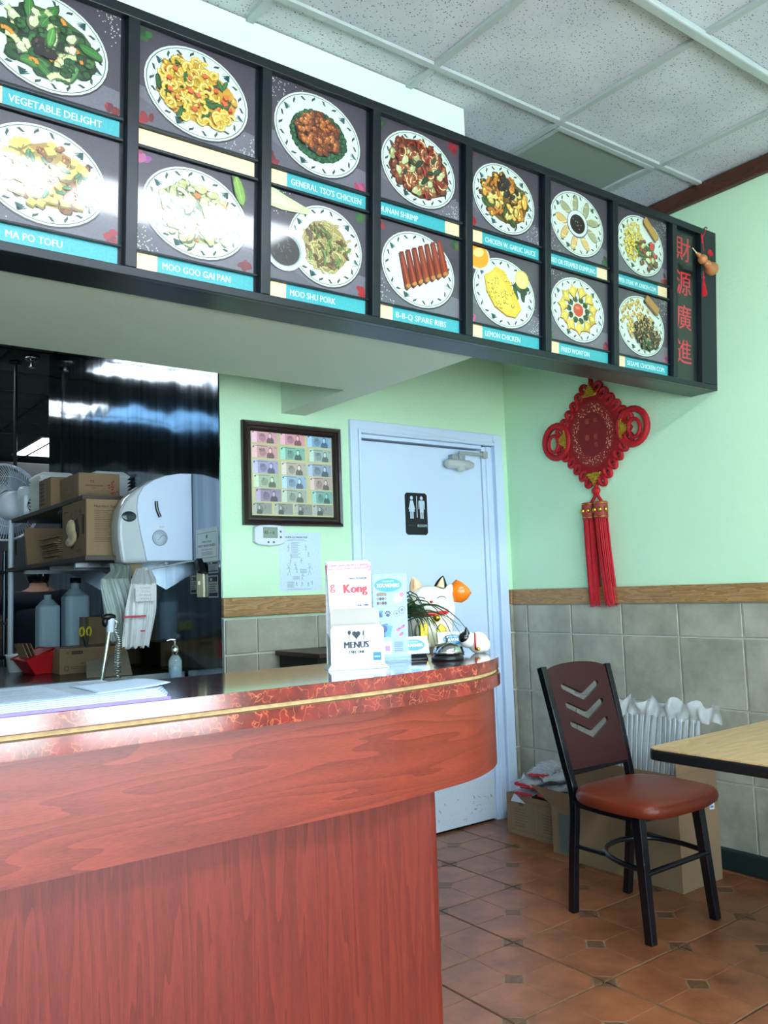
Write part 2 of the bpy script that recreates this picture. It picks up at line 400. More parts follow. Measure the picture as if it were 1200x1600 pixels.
def acoustic():
    m = bpy.data.materials.new('acoustic_tile'); m.use_nodes = True; t = NT(m)
    tc = t.add('ShaderNodeTexCoord'); oi = t.add('ShaderNodeObjectInfo')
    ad = t.add('ShaderNodeVectorMath', operation='ADD'); s3 = t.add('ShaderNodeCombineXYZ')
    mm = t.add('ShaderNodeMath', operation='MULTIPLY'); mm.inputs[1].default_value = 30; t.link(oi.outputs['Random'], mm.inputs[0])
    for i in range(3): t.link(mm.outputs[0], s3.inputs[i])
    t.link(tc.outputs['Object'], ad.inputs[0]); t.link(s3.outputs[0], ad.inputs[1])
    n1 = t.add('ShaderNodeTexNoise'); n1.inputs['Scale'].default_value = 75; n1.inputs['Detail'].default_value = 2; t.link(ad.outputs[0], n1.inputs['Vector'])
    mp = t.add('ShaderNodeMapping'); mp.inputs['Scale'].default_value = (1, 1.7, 1); t.link(ad.outputs[0], mp.inputs[0])
    vo = t.add('ShaderNodeTexVoronoi'); vo.inputs['Scale'].default_value = 85; t.link(mp.outputs[0], vo.inputs['Vector'])
    r1 = ramp(t, vo.outputs['Distance'], [(.20, (1, 1, 1, 1)), (.27, (0, 0, 0, 1))])
    r2 = ramp(t, n1.outputs[0], [(.46, (0, 0, 0, 1)), (.5, (1, 1, 1, 1))])
    mu = t.add('ShaderNodeMath', operation='MULTIPLY'); t.link(r1.outputs[0], mu.inputs[0]); t.link(r2.outputs[0], mu.inputs[1])
    n3 = t.add('ShaderNodeTexNoise'); n3.inputs['Scale'].default_value = 4; n3.inputs['Detail'].default_value = 5; t.link(ad.outputs[0], n3.inputs['Vector'])
    bc = ramp(t, n3.outputs[0], [(.35, lin((186, 192, 200))), (.7, lin((204, 209, 216)))])
    mx = t.add('ShaderNodeMix', data_type='RGBA'); t.link(mu.outputs[0], mx.inputs[0]); t.link(bc.outputs[0], mx.inputs[6]); mx.inputs[7].default_value = lin((52, 52, 52))
    t.link(mx.outputs[2], t.b.inputs['Base Color']); t.b.inputs['Roughness'].default_value = .9; return m
M['acoustic'] = acoustic()
def stainless():
    m = bpy.data.materials.new('stainless_wall'); m.use_nodes = True; t = NT(m)
    tc = t.add('ShaderNodeTexCoord'); mp = t.add('ShaderNodeMapping'); mp.inputs['Scale'].default_value = (8, 8, .5); t.link(tc.outputs['Object'], mp.inputs[0])
    n1 = t.add('ShaderNodeTexNoise'); n1.inputs['Scale'].default_value = 2.2; n1.inputs['Detail'].default_value = 5; t.link(mp.outputs[0], n1.inputs['Vector'])
    r = ramp(t, n1.outputs[0], [(.3, lin((110, 122, 130))), (.7, lin((150, 162, 170)))]); t.link(r.outputs[0], t.b.inputs['Base Color'])
    t.b.inputs['Metallic'].default_value = 1
    mr = t.add('ShaderNodeMapRange'); mr.inputs['To Min'].default_value = .05; mr.inputs['To Max'].default_value = .13; t.link(n1.outputs[0], mr.inputs[0]); t.link(mr.outputs[0], t.b.inputs['Roughness'])
    n2 = t.add('ShaderNodeTexNoise'); n2.inputs['Scale'].default_value = 1.6; t.link(tc.outputs['Object'], n2.inputs['Vector'])
    bp = t.add('ShaderNodeBump'); bp.inputs['Strength'].default_value = .35; bp.inputs['Distance'].default_value = .03; t.link(n2.outputs[0], bp.inputs['Height']); t.link(bp.outputs[0], t.b.inputs['Normal'])
    return m
M['stainless'] = stainless()
M['lamp'] = mat('lit_diffuser', (255, 255, 255), .5, emis=(235, 245, 255), estr=12)
M['lampk'] = mat('lit_kitchen_diffuser', (255, 255, 255), .5, emis=(235, 245, 255), estr=3.4)
M['bandglow'] = mat('mirrored_band_glow', (200, 220, 240), .5, emis=(130, 185, 235), estr=1.5)  # glow of a panel added to mirror as a window band in the steel
M['difoff'] = mat('unlit_diffuser', (138, 150, 142), .3, var=.02, coat=.2)

# ------------------------------------------------------------------ shell
floor = MB().box((XL, YF, -.06), (XR, YB + .05, -.006)).build('floor', M['fgrout']); struct(floor)
def floor_tile_mesh(T=.404, g=.0042):
    b = MB(); h = T / 2
    b.cur = 0; b.box((-h + g, -h + g, -.006), (h - g, h - g, -.0012))          # pale body seen in the fine joints
    q = .047; k = .0022                                                         # inset size, joint half width
    b.cur = 1
    for sx in (-1, 1):
        for sy in (-1, 1):
            a0, a1 = k, h - g - .001
            pts = [(a0 + q, a0), (a1, a0), (a1, a1 - q), (a1 - q, a1), (a0, a1), (a0, a0 + q)]
            # square quarter with its four corners cut
            pts = [(x * sx, y * sy) for x, y in pts]
            if sx * sy < 0: pts = pts[::-1]
            b.prism(pts, -.004, 0)
    b.cur = 2
    d = q - .007
    b.prism([(d, 0), (0, d), (-d, 0), (0, -d)], -.004, -.0003)
    for cx, cy, tri in ((h - g, h - g, [(0, 0), (-d, 0), (0, -d)]), (-h + g, h - g, [(0, 0), (0, -d), (d, 0)]), (-h + g, -h + g, [(0, 0), (d, 0), (0, d)]), (h - g, -h + g, [(0, 0), (0, d), (-d, 0)])):
        b.prism([(cx + x, cy + y) for x, y in tri], -.004, -.0003)
    for cx, cy, tri in ((h - g, 0, [(0, d), (-d, 0), (0, -d)]), (-h + g, 0, [(0, -d), (d, 0), (0, d)]), (0, h - g, [(-d, 0), (0, -d), (d, 0)]), (0, -h + g, [(d, 0), (0, d), (-d, 0)])):
        b.cur = 1
    return b.mesh('floor_tile')
tm = floor_tile_mesh()
for m_ in ('fpale', 'ftile', 'finset'): tm.materials.append(M[m_])
n = 0
for i in range(-12, 4):
    for j in range(-13, 4):
        cx = 2.631 + .404 * i + .202; cy = 1.884 + .404 * j + .202
        if cx > XR + .15 or cy > YB + .1 or cx < -1.4 or cy < -1.3: continue
        if cx - .2 > XR - .02 or cy - .2 > YB - .02: continue
        o = bpy.data.objects.new('floor_tile', tm); C.objects.link(o); o.parent = floor; o.location = (cx, cy, 0); n += 1

# walls
wall_back = struct(MB().box((1.70, YB, 0), (2.42, YB + .12, ZC + .1)).box((3.44, YB, 0), (XR + .15, YB + .12, ZC + .1)).box((2.42, YB, 2.10), (3.44, YB + .12, ZC + .1)).build('wall_back', M['mint'], weld=True))
wall_right = struct(MB().box((XR, YF, 0), (XR + .15, YB, ZC + .1)).build('wall_right', M['mint']))
wall_left = struct(MB().box((XL - .12, YF, 0), (XL, 11.3, ZC + .1)).build('wall_left', M['mint']))
b = MB()
xs = [XL] + [v for ab in WINS for v in ab] + [XR]
for i in range(0, len(xs), 2): b.box((xs[i], YF - .1, 0), (xs[i + 1], YF, ZC))
b.box((XL - .12, YF - .1, 0), (XR + .15, YF, .25)); b.box((XL - .12, YF - .1, 2.70), (XR + .15, YF, ZC + .1))
struct(MB().box((XL - .3, YF - .4, ZC + .102), (4.5, 11.6, ZC + .2)).build('ceiling_sun_block', M['dark2']))  # unseen slab added above the ceiling to stop sun leaking in
wall_front = struct(b.build('wall_front', M['mint']))
pav = struct(MB().box((-12, -14, -.2), (14, YF - .1, -.06)).build('pavement', mat('pavement', (214, 212, 208), .8, var=.08, scale=1)))
# wall tiles
def wtile(w_, h_, d=.012):
    b = MB(); g = .0042
    b.box((g, -d, g), (w_ - g, 0, h_ - g)); me = b.mesh('wall_tile'); me.materials.append(M['walltile'])
    bm = bmesh.new(); bm.from_mesh(me); bmesh.ops.bevel(bm, geom=[e for e in bm.edges], offset=.0022, segments=1, affect='EDGES'); bm.to_mesh(me); bm.free()
    return me
ZR0, ZR1 = 1.158, 1.240
rows = [(1.0, ZR0), (.685, 1.0), (.37, .685), (.055, .37), (0, .055)]
cache = {}
def place_tile(parent, x0, x1, z0, z1, right):
    k = (round(x1 - x0, 3), round(z1 - z0, 3))
    if k not in cache: cache[k] = wtile(*k)
    o = bpy.data.objects.new('wall_tile', cache[k]); C.objects.link(o); o.parent = parent
    if right: o.location = (XR - .006, x1, z0); o.rotation_euler = (0, 0, -PI / 2)
    else: o.location = (x0, YB - .006, z0)
gr = MB().box((XR - .008, YF, 0), (XR, YB, ZR0)).build('grout_bed', M['grout'], wall_right)
gb = MB().box((1.70, YB - .008, 0), (2.40, YB, ZR0)).box((3.46, YB - .008, 0), (XR, YB, ZR0)).build('grout_bed', M['grout'], wall_back)
cols = [YB - .0, 3.356, 3.04, 2.715, 2.395, 2.075, 1.755, 1.435, 1.115, .795, .475, .155, -.165]
for a, c in zip(cols[1:], cols[:-1]):
    for z0, z1 in rows[:-1]: place_tile(wall_right, a, c, z0, z1, True)
for a, c in ((1.70, 1.86), (1.86, 2.18), (2.18, 2.40), (3.462, 3.49)):
    for z0, z1 in rows[:-1]: place_tile(wall_back, a, c, z0, z1, False)
# chair rail (trims) and dark wood crown
struct(MB().box((XR - .03, YF, ZR0), (XR, YB, ZR1)).build('trim_1', M['oakrail'], bevel=.004))
struct(MB().box((1.69, YB - .03, ZR0 + .008), (2.40, YB, ZR1 + .012)).box((3.462, YB - .03, ZR0), (XR - .03, YB, ZR1)).build('trim_2', M['oakrail'], bevel=.008))
struct(MB().box((XR - .035, YF, 3.004), (XR, YB, ZC)).build('trim_3', M['trimwood'], bevel=.006))
struct(MB().box((XR - .05, YF, 0), (XR - .012, 3.3, .088)).build('baseboard_right', mat('green_black_base', (26, 42, 42), .45), bevel=.008))
# ceiling
ceil = MB().box((XL, YF, ZC + .02), (XR, YB, ZC + .1)).build('ceiling', M['dark2']); struct(ceil)
GX = [3.165 - .643 * i for i in range(10)]; GY = [2.122 + .629 - .629 * i for i in range(9)]
ct = MB().box((-.317, -.31, .005), (.317, .31, .015)).mesh('ceiling_tile'); ct.materials.append(M['acoustic'])
gxs = [XR + .28] + GX
LIT = {}
def cell(i, j): return ((gxs[i] + gxs[i + 1]) / 2, (GY[j] + GY[j + 1]) / 2)
for i in range(len(gxs) - 1):
    for j in range(len(GY) - 1):
        x0, x1 = gxs[i + 1], min(gxs[i], XR); y1, y0 = GY[j], GY[j + 1]
        cx, cy = cell(i, j)
        if i == 1 and j == 0: continue        # unlit fixture over the menu board
        if y0 < YF + .02: continue
        if 2.4 > cx > .0 and j == 4: continue     # lit fixture bay (4 ft)
        if i == 0:
            b = MB().box((x0 + .004, y0 + .004, ZC + .005), (XR - .001, y1 - .004, ZC + .015)); b.build('ceiling_tile', M['acoustic'], ceil)
        else:
            o = bpy.data.objects.new('ceiling_tile', ct); C.objects.link(o); o.parent = ceil; o.location = ((x0 + x1) / 2, (y0 + y1) / 2, ZC)
            o.rotation_euler = (0, 0, PI * ((i + j) % 2))
for i in range(len(gxs) - 1):     # the row beyond the bulkhead line
    x0, x1 = gxs[i + 1], min(gxs[i], XR)
    if x1 > 2.2: MB().box((max(x0, 2.16) + .01, GY[0] + .012, ZC), (x1 - .01, YB - .01, ZC + .012)).build('ceiling_tile', M['acoustic'], ceil)
for x in GX:
    MB().box((x - .013, YF + .01, ZC - .0085), (x + .013, YB - .01, ZC + .004)).build('grid_bar', M['ceilwhite'], ceil)
for k, y in enumerate(GY):
    wd = .012 if k != 2 else .019
    b = MB().box((XL + .01, y - wd, ZC - (.009 if k != 2 else .02)), (XR - .036, y + wd, ZC + .003))
    b.build('grid_bar', M['ceilwhite'], ceil, bevel=0 if k != 2 else .006)
# unlit 2x2 fixture above the board
x0, x1 = 2.522, 3.165; y0, y1 = 2.122, 2.751
t = thing('ceiling_light', ((x0 + x1) / 2, (y0 + y1) / 2, ZC), 0, 'unlit square ceiling light panel with grey green diffuser above the menu board', 'light')
def ring(x0, y0, x1, y1, w_, z0, z1):
    return MB().box((x0, y0, z0), (x1, y0 + w_, z1)).box((x0, y1 - w_, z0), (x1, y1, z1)).box((x0, y0 + w_, z0), (x0 + w_, y1 - w_, z1)).box((x1 - w_, y0 + w_, z0), (x1, y1 - w_, z1))
ring(-.306, -.30, .306, .30, .024, -.012, .004).build('frame', M['ceilwhite'], t, bevel=.003)
MB().box((-.282, -.276, -.002), (.282, .276, .003)).build('diffuser', M['difoff'], t)
# lit fixture (reflected in the menu photographs)
ly1, ly0 = GY[4], GY[5]
for (lx0, lx1), lab in (((GX[5], GX[3]), 'lit four foot fluorescent ceiling light over the front of the counter'), ((GX[3], GX[1]), 'lit four foot fluorescent ceiling light over the table side')):
    t = thing('ceiling_light', ((lx0 + lx1) / 2, (ly0 + ly1) / 2, ZC), 0, lab, 'light')
    hx, hy = (lx1 - lx0) / 2 - .012, (ly1 - ly0) / 2 - .012
    ring(-hx, -hy, hx, hy, .03, -.012, .004).build('frame', M['ceilwhite'], t)
    MB().box((-hx + .03, -hy + .03, -.002), (hx - .03, hy - .03, .003)).build('diffuser', M['lamp'], t)

# bulkhead over the counter, L shaped
Z1 = 2.114; XB = 2.148
bulk = MB().box((XL, 2.27, Z1), (XB, 2.945, ZC)).box((2.02, 2.945, Z1), (XB, YB, ZC)).build('wall_bulkhead', M['bulk']); struct(bulk)

# kitchen shell
XS = 1.70
struct(MB().box((XS, YB + .121, 0), (XS + .02, 6.16, 2.999)).box((XS - .006, YB + .0015, 0), (XS - .0005, 6.16, 2.999)).build('wall_kitchen_side', M['stainless']))
MBk = MB().box((XS - .004, 6.145, 0), (XS + .024, 6.17, 3.0)); struct(MBk.build('trim_4', M['chrome']))
struct(MB().box((XL, 11.2, 0), (4.2, 11.3, 3.06)).build('wall_kitchen_back', mat('kitchen_back_paint', (132, 142, 146), .6, var=.1)))
struct(MB().box((4.1, YB + .12, 0), (4.2, 11.2, 3.06)).build('wall_kitchen_right', M['dark2']))
struct(MB().box((XL, YB + .05, -.06), (4.2, 11.3, 0)).build('floor_kitchen', mat('kitchen_floor', (60, 50, 44), .6)))
kc = struct(MB().box((XL, 2.946, 3.0), (2.019, YB + .121, 3.06)).box((XL, YB + .121, 3.0), (4.2, 11.3, 3.06)).build('ceiling_kitchen', mat('kitchen_ceiling', (84, 92, 88), .8, var=.1, scale=3)))
for y in (4.2, 4.83, 5.46, 6.09, 6.72, 7.35, 7.98, 8.61, 9.24):
    MB().box((XL, y - .012, 2.99), (4.1, y + .012, 3.002)).build('grid_bar', M['dark'], kc)
for x in (-.4, .21, .82, 1.43, 2.04, 2.65):
    MB().box((x - .012, 3.6, 2.992), (x + .012, 11, 3.0015)).build('grid_bar', M['dark'], kc)
for (a, c, lab, mm) in (((.85, 7.5), (1.45, 8.2), 'bright bluish kitchen ceiling light mirrored at the far end of the stainless wall', 'lampk'), ((2.47, 9.3), (3.6, 10.6), 'bright ceiling light glowing at the far end of the kitchen', 'lampk'), ((.3, 5.85), (1.33, 6.5), 'lit kitchen ceiling light mirrored along the top of the stainless wall', 'lampk'), ((-.8, 7.5), (.8, 8.2), 'dimmer bluish kitchen ceiling light mirrored as a band in the stainless wall', 'bandglow')):
    t = thing('kitchen_light', ((a[0] + c[0]) / 2, (a[1] + c[1]) / 2, 3.0), 0, lab, 'light'); hx, hy = (c[0] - a[0]) / 2, (c[1] - a[1]) / 2
    ring(-hx, -hy, hx, hy, .03, -.006, .012).build('frame', M['ceilwhite'], t)
    MB().box((-hx + .03, -hy + .03, -.001), (hx - .03, hy - .03, .01)).build('diffuser', M[mm], t)

# ------------------------------------------------------------------ restroom door
b = MB()
b.box((2.401, YB - .02, 0), (2.462, YB, 2.12)).box((3.385, YB - .02, 0), (3.455, YB, 2.12)).box((2.462, YB - .02, 2.055), (3.385, YB, 2.12))
b.box((2.445, YB - .03, 0), (2.462, YB - .02, 2.075)).box((3.385, YB - .03, 0), (3.402, YB - .02, 2.075)).box((2.462, YB - .03, 2.055), (3.385, YB - .02, 2.072))
b.box((2.41, YB + .0, 0), (2.468, YB + .12, 2.05)).box((3.31, YB + .0, 0), (3.40, YB + .12, 2.05)).box((2.468, YB + .0, 2.034), (3.31, YB + .12, 2.055))
b.box((3.335, YB - .012, 0), (3.37, YB, 2.05))
struct(b.build('door_frame', M['doorwhite'], bevel=.003))
slab = struct(MB().box((2.472, YB + .005, .012), (3.304, YB + .05, 2.022)).build('door_1', M['doorwhite'], bevel=.002))
# scuffs at the foot of the door
pr_ = Print(.82, .22, (214, 224, 234), thick=.0005)
for k in range(26):
    x = random.uniform(.5, .8) if k < 18 else random.uniform(.05, .8); z = random.uniform(.01, .14)
    pr_.ell(x, z, random.uniform(.004, .014), random.uniform(.002, .006), random.choice([(186, 196, 208), (198, 208, 220), (164, 172, 184)]), random.uniform(0, 3), 10, j=.3)
pr_.build('scuffed_kick_area', slab, .4, loc=(2.478, YB + .0045, .014))
# closer: arm and body
b = MB(); b.box((3.06, YB - .034, 1.945), (3.155, YB + .004, 1.985)); b.build('closer_bracket', mat('closer_grey', (150, 158, 160), .4), slab, bevel=.003)
b = MB(); b.tube([(3.01, YB - .04, 1.93), (3.02, YB - .04, 1.93), (3.17, YB - .04, 1.93), (3.20, YB - .04, 1.93)], [.018, .026, .026, .016], 16); b.ball((3.11, YB - .045, 1.908), (.028, .022, .02))
b.build('closer_body', mat('closer_silver', (186, 192, 190), .35), slab)
b = MB(); b.box((3.10, YB - .05, 1.987), (3.30, YB - .038, 2.003)); b.box((3.27, YB - .055, 1.975), (3.305, YB - .03, 2.012)); b.tube([(3.11, YB - .04, 1.96), (3.11, YB - .04, 2.0)], .008); b.build('closer_arm', mat('arm_grey', (160, 166, 164), .4), slab)
# restroom sign on the door
t = thing('restroom_sign', (2.749, YB + .003, 1.545), 0, 'black restroom sign with white man and woman symbols on the white door', 'sign')
p = Print(.15, .222, (18, 24, 34), (220, 222, 224), .003, shape=[(.012, 0), (.138, 0), (.15, .012), (.15, .21), (.138, .222), (.012, .222), (0, .21), (0, .012)])
W_ = (206, 222, 240)
for cx, wom in ((.045, True), (.112, False)):
    p.ell(cx, .195, .0095, .0105, W_)
    if wom:
        p.poly([(cx - .009, .181), (cx + .009, .181), (cx + .022, .135), (cx + .017, .133), (cx + .010, .158), (cx + .020, .122), (cx - .020, .122), (cx - .010, .158), (cx - .017, .133), (cx - .022, .135)], W_)
    else:
        p.poly([(cx - .017, .182), (cx + .017, .182), (cx + .021, .176), (cx + .021, .136), (cx + .016, .136), (cx + .013, .170), (cx + .013, .120), (cx - .013, .120), (cx - .013, .170), (cx - .016, .136), (cx - .021, .136), (cx - .021, .176)], W_)
    p.rect(cx - .011, .086, cx - .002, .124, W_); p.rect(cx + .002, .086, cx + .011, .124, W_)
p.rect(.077, .092, .082, .205, W_)
p.text('ROOM', .143, .042, .020, W_, .02, wfit=.062, align='r')
for k, (dx, dz) in enumerate([(0, 0), (.004, .004), (0, .006), (.009, .003), (.014, .006), (.014, 0), (.02, .003), (.026, .006), (.026, 0), (.03, .003), (.037, .006), (.041, .002), (.037, 0)]):
    p.ell(.022 + dx, .046 + dz, .0012, .0012, (130, 140, 150), n=6)
p.build('sign_plate', t, .3)

# ------------------------------------------------------------------ menu board
ANG = math.atan2(.045, .722)
t = thing('menu_board', (0, 2.125, 2.108), 0, 'long black lightbox menu board with two rows of dish photographs above the counter', 'menu board')
BM = Matrix.Rotation(ANG, 4, 'X')     # leans forward
VT = math.hypot(.722, .045); BX0 = -.81; BX1 = 3.503
bf = BM.inverted()
def bl(x, y, z): return bf @ Vector((x, y - 2.125, z - 2.108))   # world point to board frame
brot = (ANG, 0, 0)
MBb = lambda: MB()
D = .026
b = MB(); lo = [(BX0, D, 0), (BX1, D, 0)]
p1 = bl(0, 2.262, 2.108); p2 = bl(0, 2.262, 2.83)
b.hexa([(BX0, D, 0), (BX1, D, 0), (BX1, p1.y, p1.z), (BX0, p1.y, p1.z)], [(BX0, D, VT), (BX1, D, VT), (BX1, p2.y, p2.z), (BX0, p2.y, p2.z)])
cs = b.build('cabinet', M['boardblack'], t, rot=brot)
def bp(name, x0, x1, v0, v1, y0=0., y1=D, m='boardblack', bev=.002, par=t):
    return MB().box((x0, y0, v0), (x1, y1, v1)).build(name, M[m], par, rot=brot, bevel=bev)
bp('rail', BX0, BX1, 0, .024); bp('rail', BX0, BX1, .694, VT)
for k in range(-3, 8):
    x = .372 + .4 * k + .405; 
    if x > 3.2: break
    bp('stile', x - .002, x + .03, .0242, .6938)
bp('stile', 3.385, BX1, .0242, .6938); bp('stile', 3.16, 3.186, .0242, .6938, .0, D) if False else None
# --- dish prints
PLW = (222, 236, 222); PLG = (40, 84, 72)
def plate(p, cx, cz, a, b, ang=-.12, motif=True):
    p.ell(cx, cz - .003, a * 1.015, b * 1.02, (44, 40, 50), ang, 36); p.ell(cx, cz, a, b, PLW, ang, 36); p.ell(cx, cz, a * .965, b * .96, PLG, ang, 36); p.ell(cx, cz, a * .95, b * .945, PLW, ang, 36)
    ca, sa = math.cos(ang), math.sin(ang)
    def W(t, r): x, z = a * r * math.cos(t), b * r * math.sin(t); return cx + x * ca - z * sa, cz + x * sa + z * ca
    p.L += 1
    for k in range(22):
        t = 2 * PI * k / 22 + .1; x, z = W(t, .86); r = t + .8 * (1 if k % 2 else -1)
        if k % 6 == 3:
            for q in (-.5, -.25, 0, .25, .5):
                x2, z2 = W(t + q * .22, .78 + .05 * abs(q)); x3, z3 = W(t, .93)
                p.poly([(x3 - .002, z3), (x3 + .002, z3), (x2 + .004, z2), (x2 - .004, z2)], (34, 84, 84), False)
        else:
            pts = [(x + .011 * math.cos(r + q) * u, z + .011 * math.sin(r + q) * u) for q, u in ((0, 1), (.7, .35), (2.2, .5), (3.1, 1), (3.8, .3), (5.4, .6))]
            p.poly(pts, (44, 70, 60), False)
    
def scat(n, cx, cz, a, b, f, ang=-.12):
    pts = []
    for k in range(n):
        r = math.sqrt(random.random()); t = random.uniform(0, 2 * PI); x, z = a * r * math.cos(t), b * r * math.sin(t)
        pts.append((cx + x * math.cos(ang) - z * math.sin(ang), cz + x * math.sin(ang) + z * math.cos(ang)))
    pts.sort(key=lambda q: -q[1])
    for x, z in pts: f(x, z)
def jit(c, d=18): k = random.uniform(-d, d); return tuple(max(0, min(255, v + k)) for v in c)
def shr(p, c, s=1.0):
    def f(x, z):
        r = random.uniform(.010, .014) * s; t0 = random.uniform(0, 6.28); w = .0085 * s
        p.arc(x, z, r, t0, t0 + 4.0, w * 1.25, jit(tuple(v * .72 for v in c)), 6); p.arc(x, z, r, t0, t0 + 3.9, w, jit(c), 6); p.arc(x, z, r * 1.08, t0 + .3, t0 + 3.0, w * .25, (250, 240, 180), 5)
    return f
def cube(p, c, s=.012):
    def f(x, z):
        t = random.uniform(0, 1.5); q = s * random.uniform(.8, 1.2)
        pts = [(x + q * math.cos(t + k * PI / 2), z + q * .8 * math.sin(t + k * PI / 2)) for k in range(4)]
        cc = jit(c); p.poly([(a_ , b_ - q * .45) for a_, b_ in pts], tuple(v * .6 for v in cc)); p.poly(pts, cc)
    return f
def leaf(p, c, s=.02):
    def f(x, z):
        t = random.uniform(0, 6.28); q = s * random.uniform(.7, 1.2); cc = jit(c)
        p.ell(x, z, q, q * .42, tuple(v * .6 for v in cc), t, 12, j=.15); p.ell(x, z + .001, q * .9, q * .33, cc, t, 12, j=.1); p.line([(x - q * .7 * math.cos(t), z - q * .7 * math.sin(t)), (x + q * .7 * math.cos(t), z + q * .7 * math.sin(t))], .0012, tuple(min(255, v * 1.5) for v in cc))
    return f
def blob(p, c, s=.016, j=.25, hl=True):
    def f(x, z):
        q = s * random.uniform(.7, 1.25); cc = jit(c); t = random.uniform(0, 3)
        p.ell(x, z - q * .15, q, q * .75, tuple(v * .5 for v in cc), t, 11, j=j); p.ell(x, z, q * .88, q * .62, cc, t, 11, j=j)
        if hl: p.ell(x - q * .2, z + q * .2, q * .32, q * .18, tuple(min(255, v * 1.45 + 20) for v in cc), t, 7, j=.3)
    return f
def strip(p, c, l=.03, w_=.006):
    def f(x, z):
        t = random.uniform(-.9, .9) + random.choice([0, PI / 2]); q = l * random.uniform(.6, 1.2); cc = jit(c)
        p.arc(x - q * math.cos(t), z - q * math.sin(t), q, t - .7, t + .7, w_ * 1.4, tuple(v * .55 for v in cc), 5); p.arc(x - q * math.cos(t), z - q * math.sin(t), q, t - .7, t + .7, w_, cc, 5)
    return f
def floret(p, c=(40, 110, 46), s=.018):
    def f(x, z):
        cc = jit(c, 12); p.ell(x, z, s, s * .85, tuple(v * .5 for v in cc), 0, 12, j=.15)
        for k in range(7):
            a_ = random.uniform(0, 6.28); r = s * .55; p.ell(x + r * math.cos(a_), z + r * math.sin(a_) * .8, s * .35, s * .3, jit(cc, 14), 0, 7, j=.2)
    return f
def dumpling(p, x, z, t, c, l=.036):
    p.ell(x, z, l, l * .46, tuple(v * .6 for v in c), t, 16); p.ell(x, z + .001, l * .93, l * .39, c, t, 16)
    p.arc(x, z, l * .8, t - .1, t + PI + .1, .003, tuple(min(255, v * 1.25) for v in c), 9, asp=.55)
def bgflowers(p, w_, h_, seed):
    r = random.Random(seed)
    p.poly([(0, 0), (w_, 0), (w_, h_ * .25), (0, h_ * .4)], (112, 108, 120)); p.poly([(0, 0), (w_ * .5, 0), (0, h_ * .3)], (96, 92, 104))
    cs = [(0, h_), (w_, h_), (w_, 0), (0, 0)]; a, b_, c_ = r.sample(cs, 3)
    p.L += 1
    for k in range(46):
        x = abs(a[0] - abs(r.gauss(0, .035))); z = abs(a[1] - abs(r.gauss(0, .035)))
        p.poly([(x - .002, z), (x, z - .002), (x + .002, z), (x, z + .002)], (210, 222, 204), False)
    for cx, cz, col in ((b_[0], b_[1], (150, 26, 44)), (c_[0], c_[1], r.choice([(196, 84, 130), (170, 30, 40), (60, 100, 50)]))):
        for k in range(6):
            x = abs(cx - abs(r.gauss(0, .012)) - .008); z = abs(cz - abs(r.gauss(0, .012)) - .008); p.ell(x, z, .013, .009, tuple(v * r.uniform(.6, 1.15) for v in col), r.uniform(0, 3), 9, j=.2)
PW, PH1, PH2 = .358, .278, .272
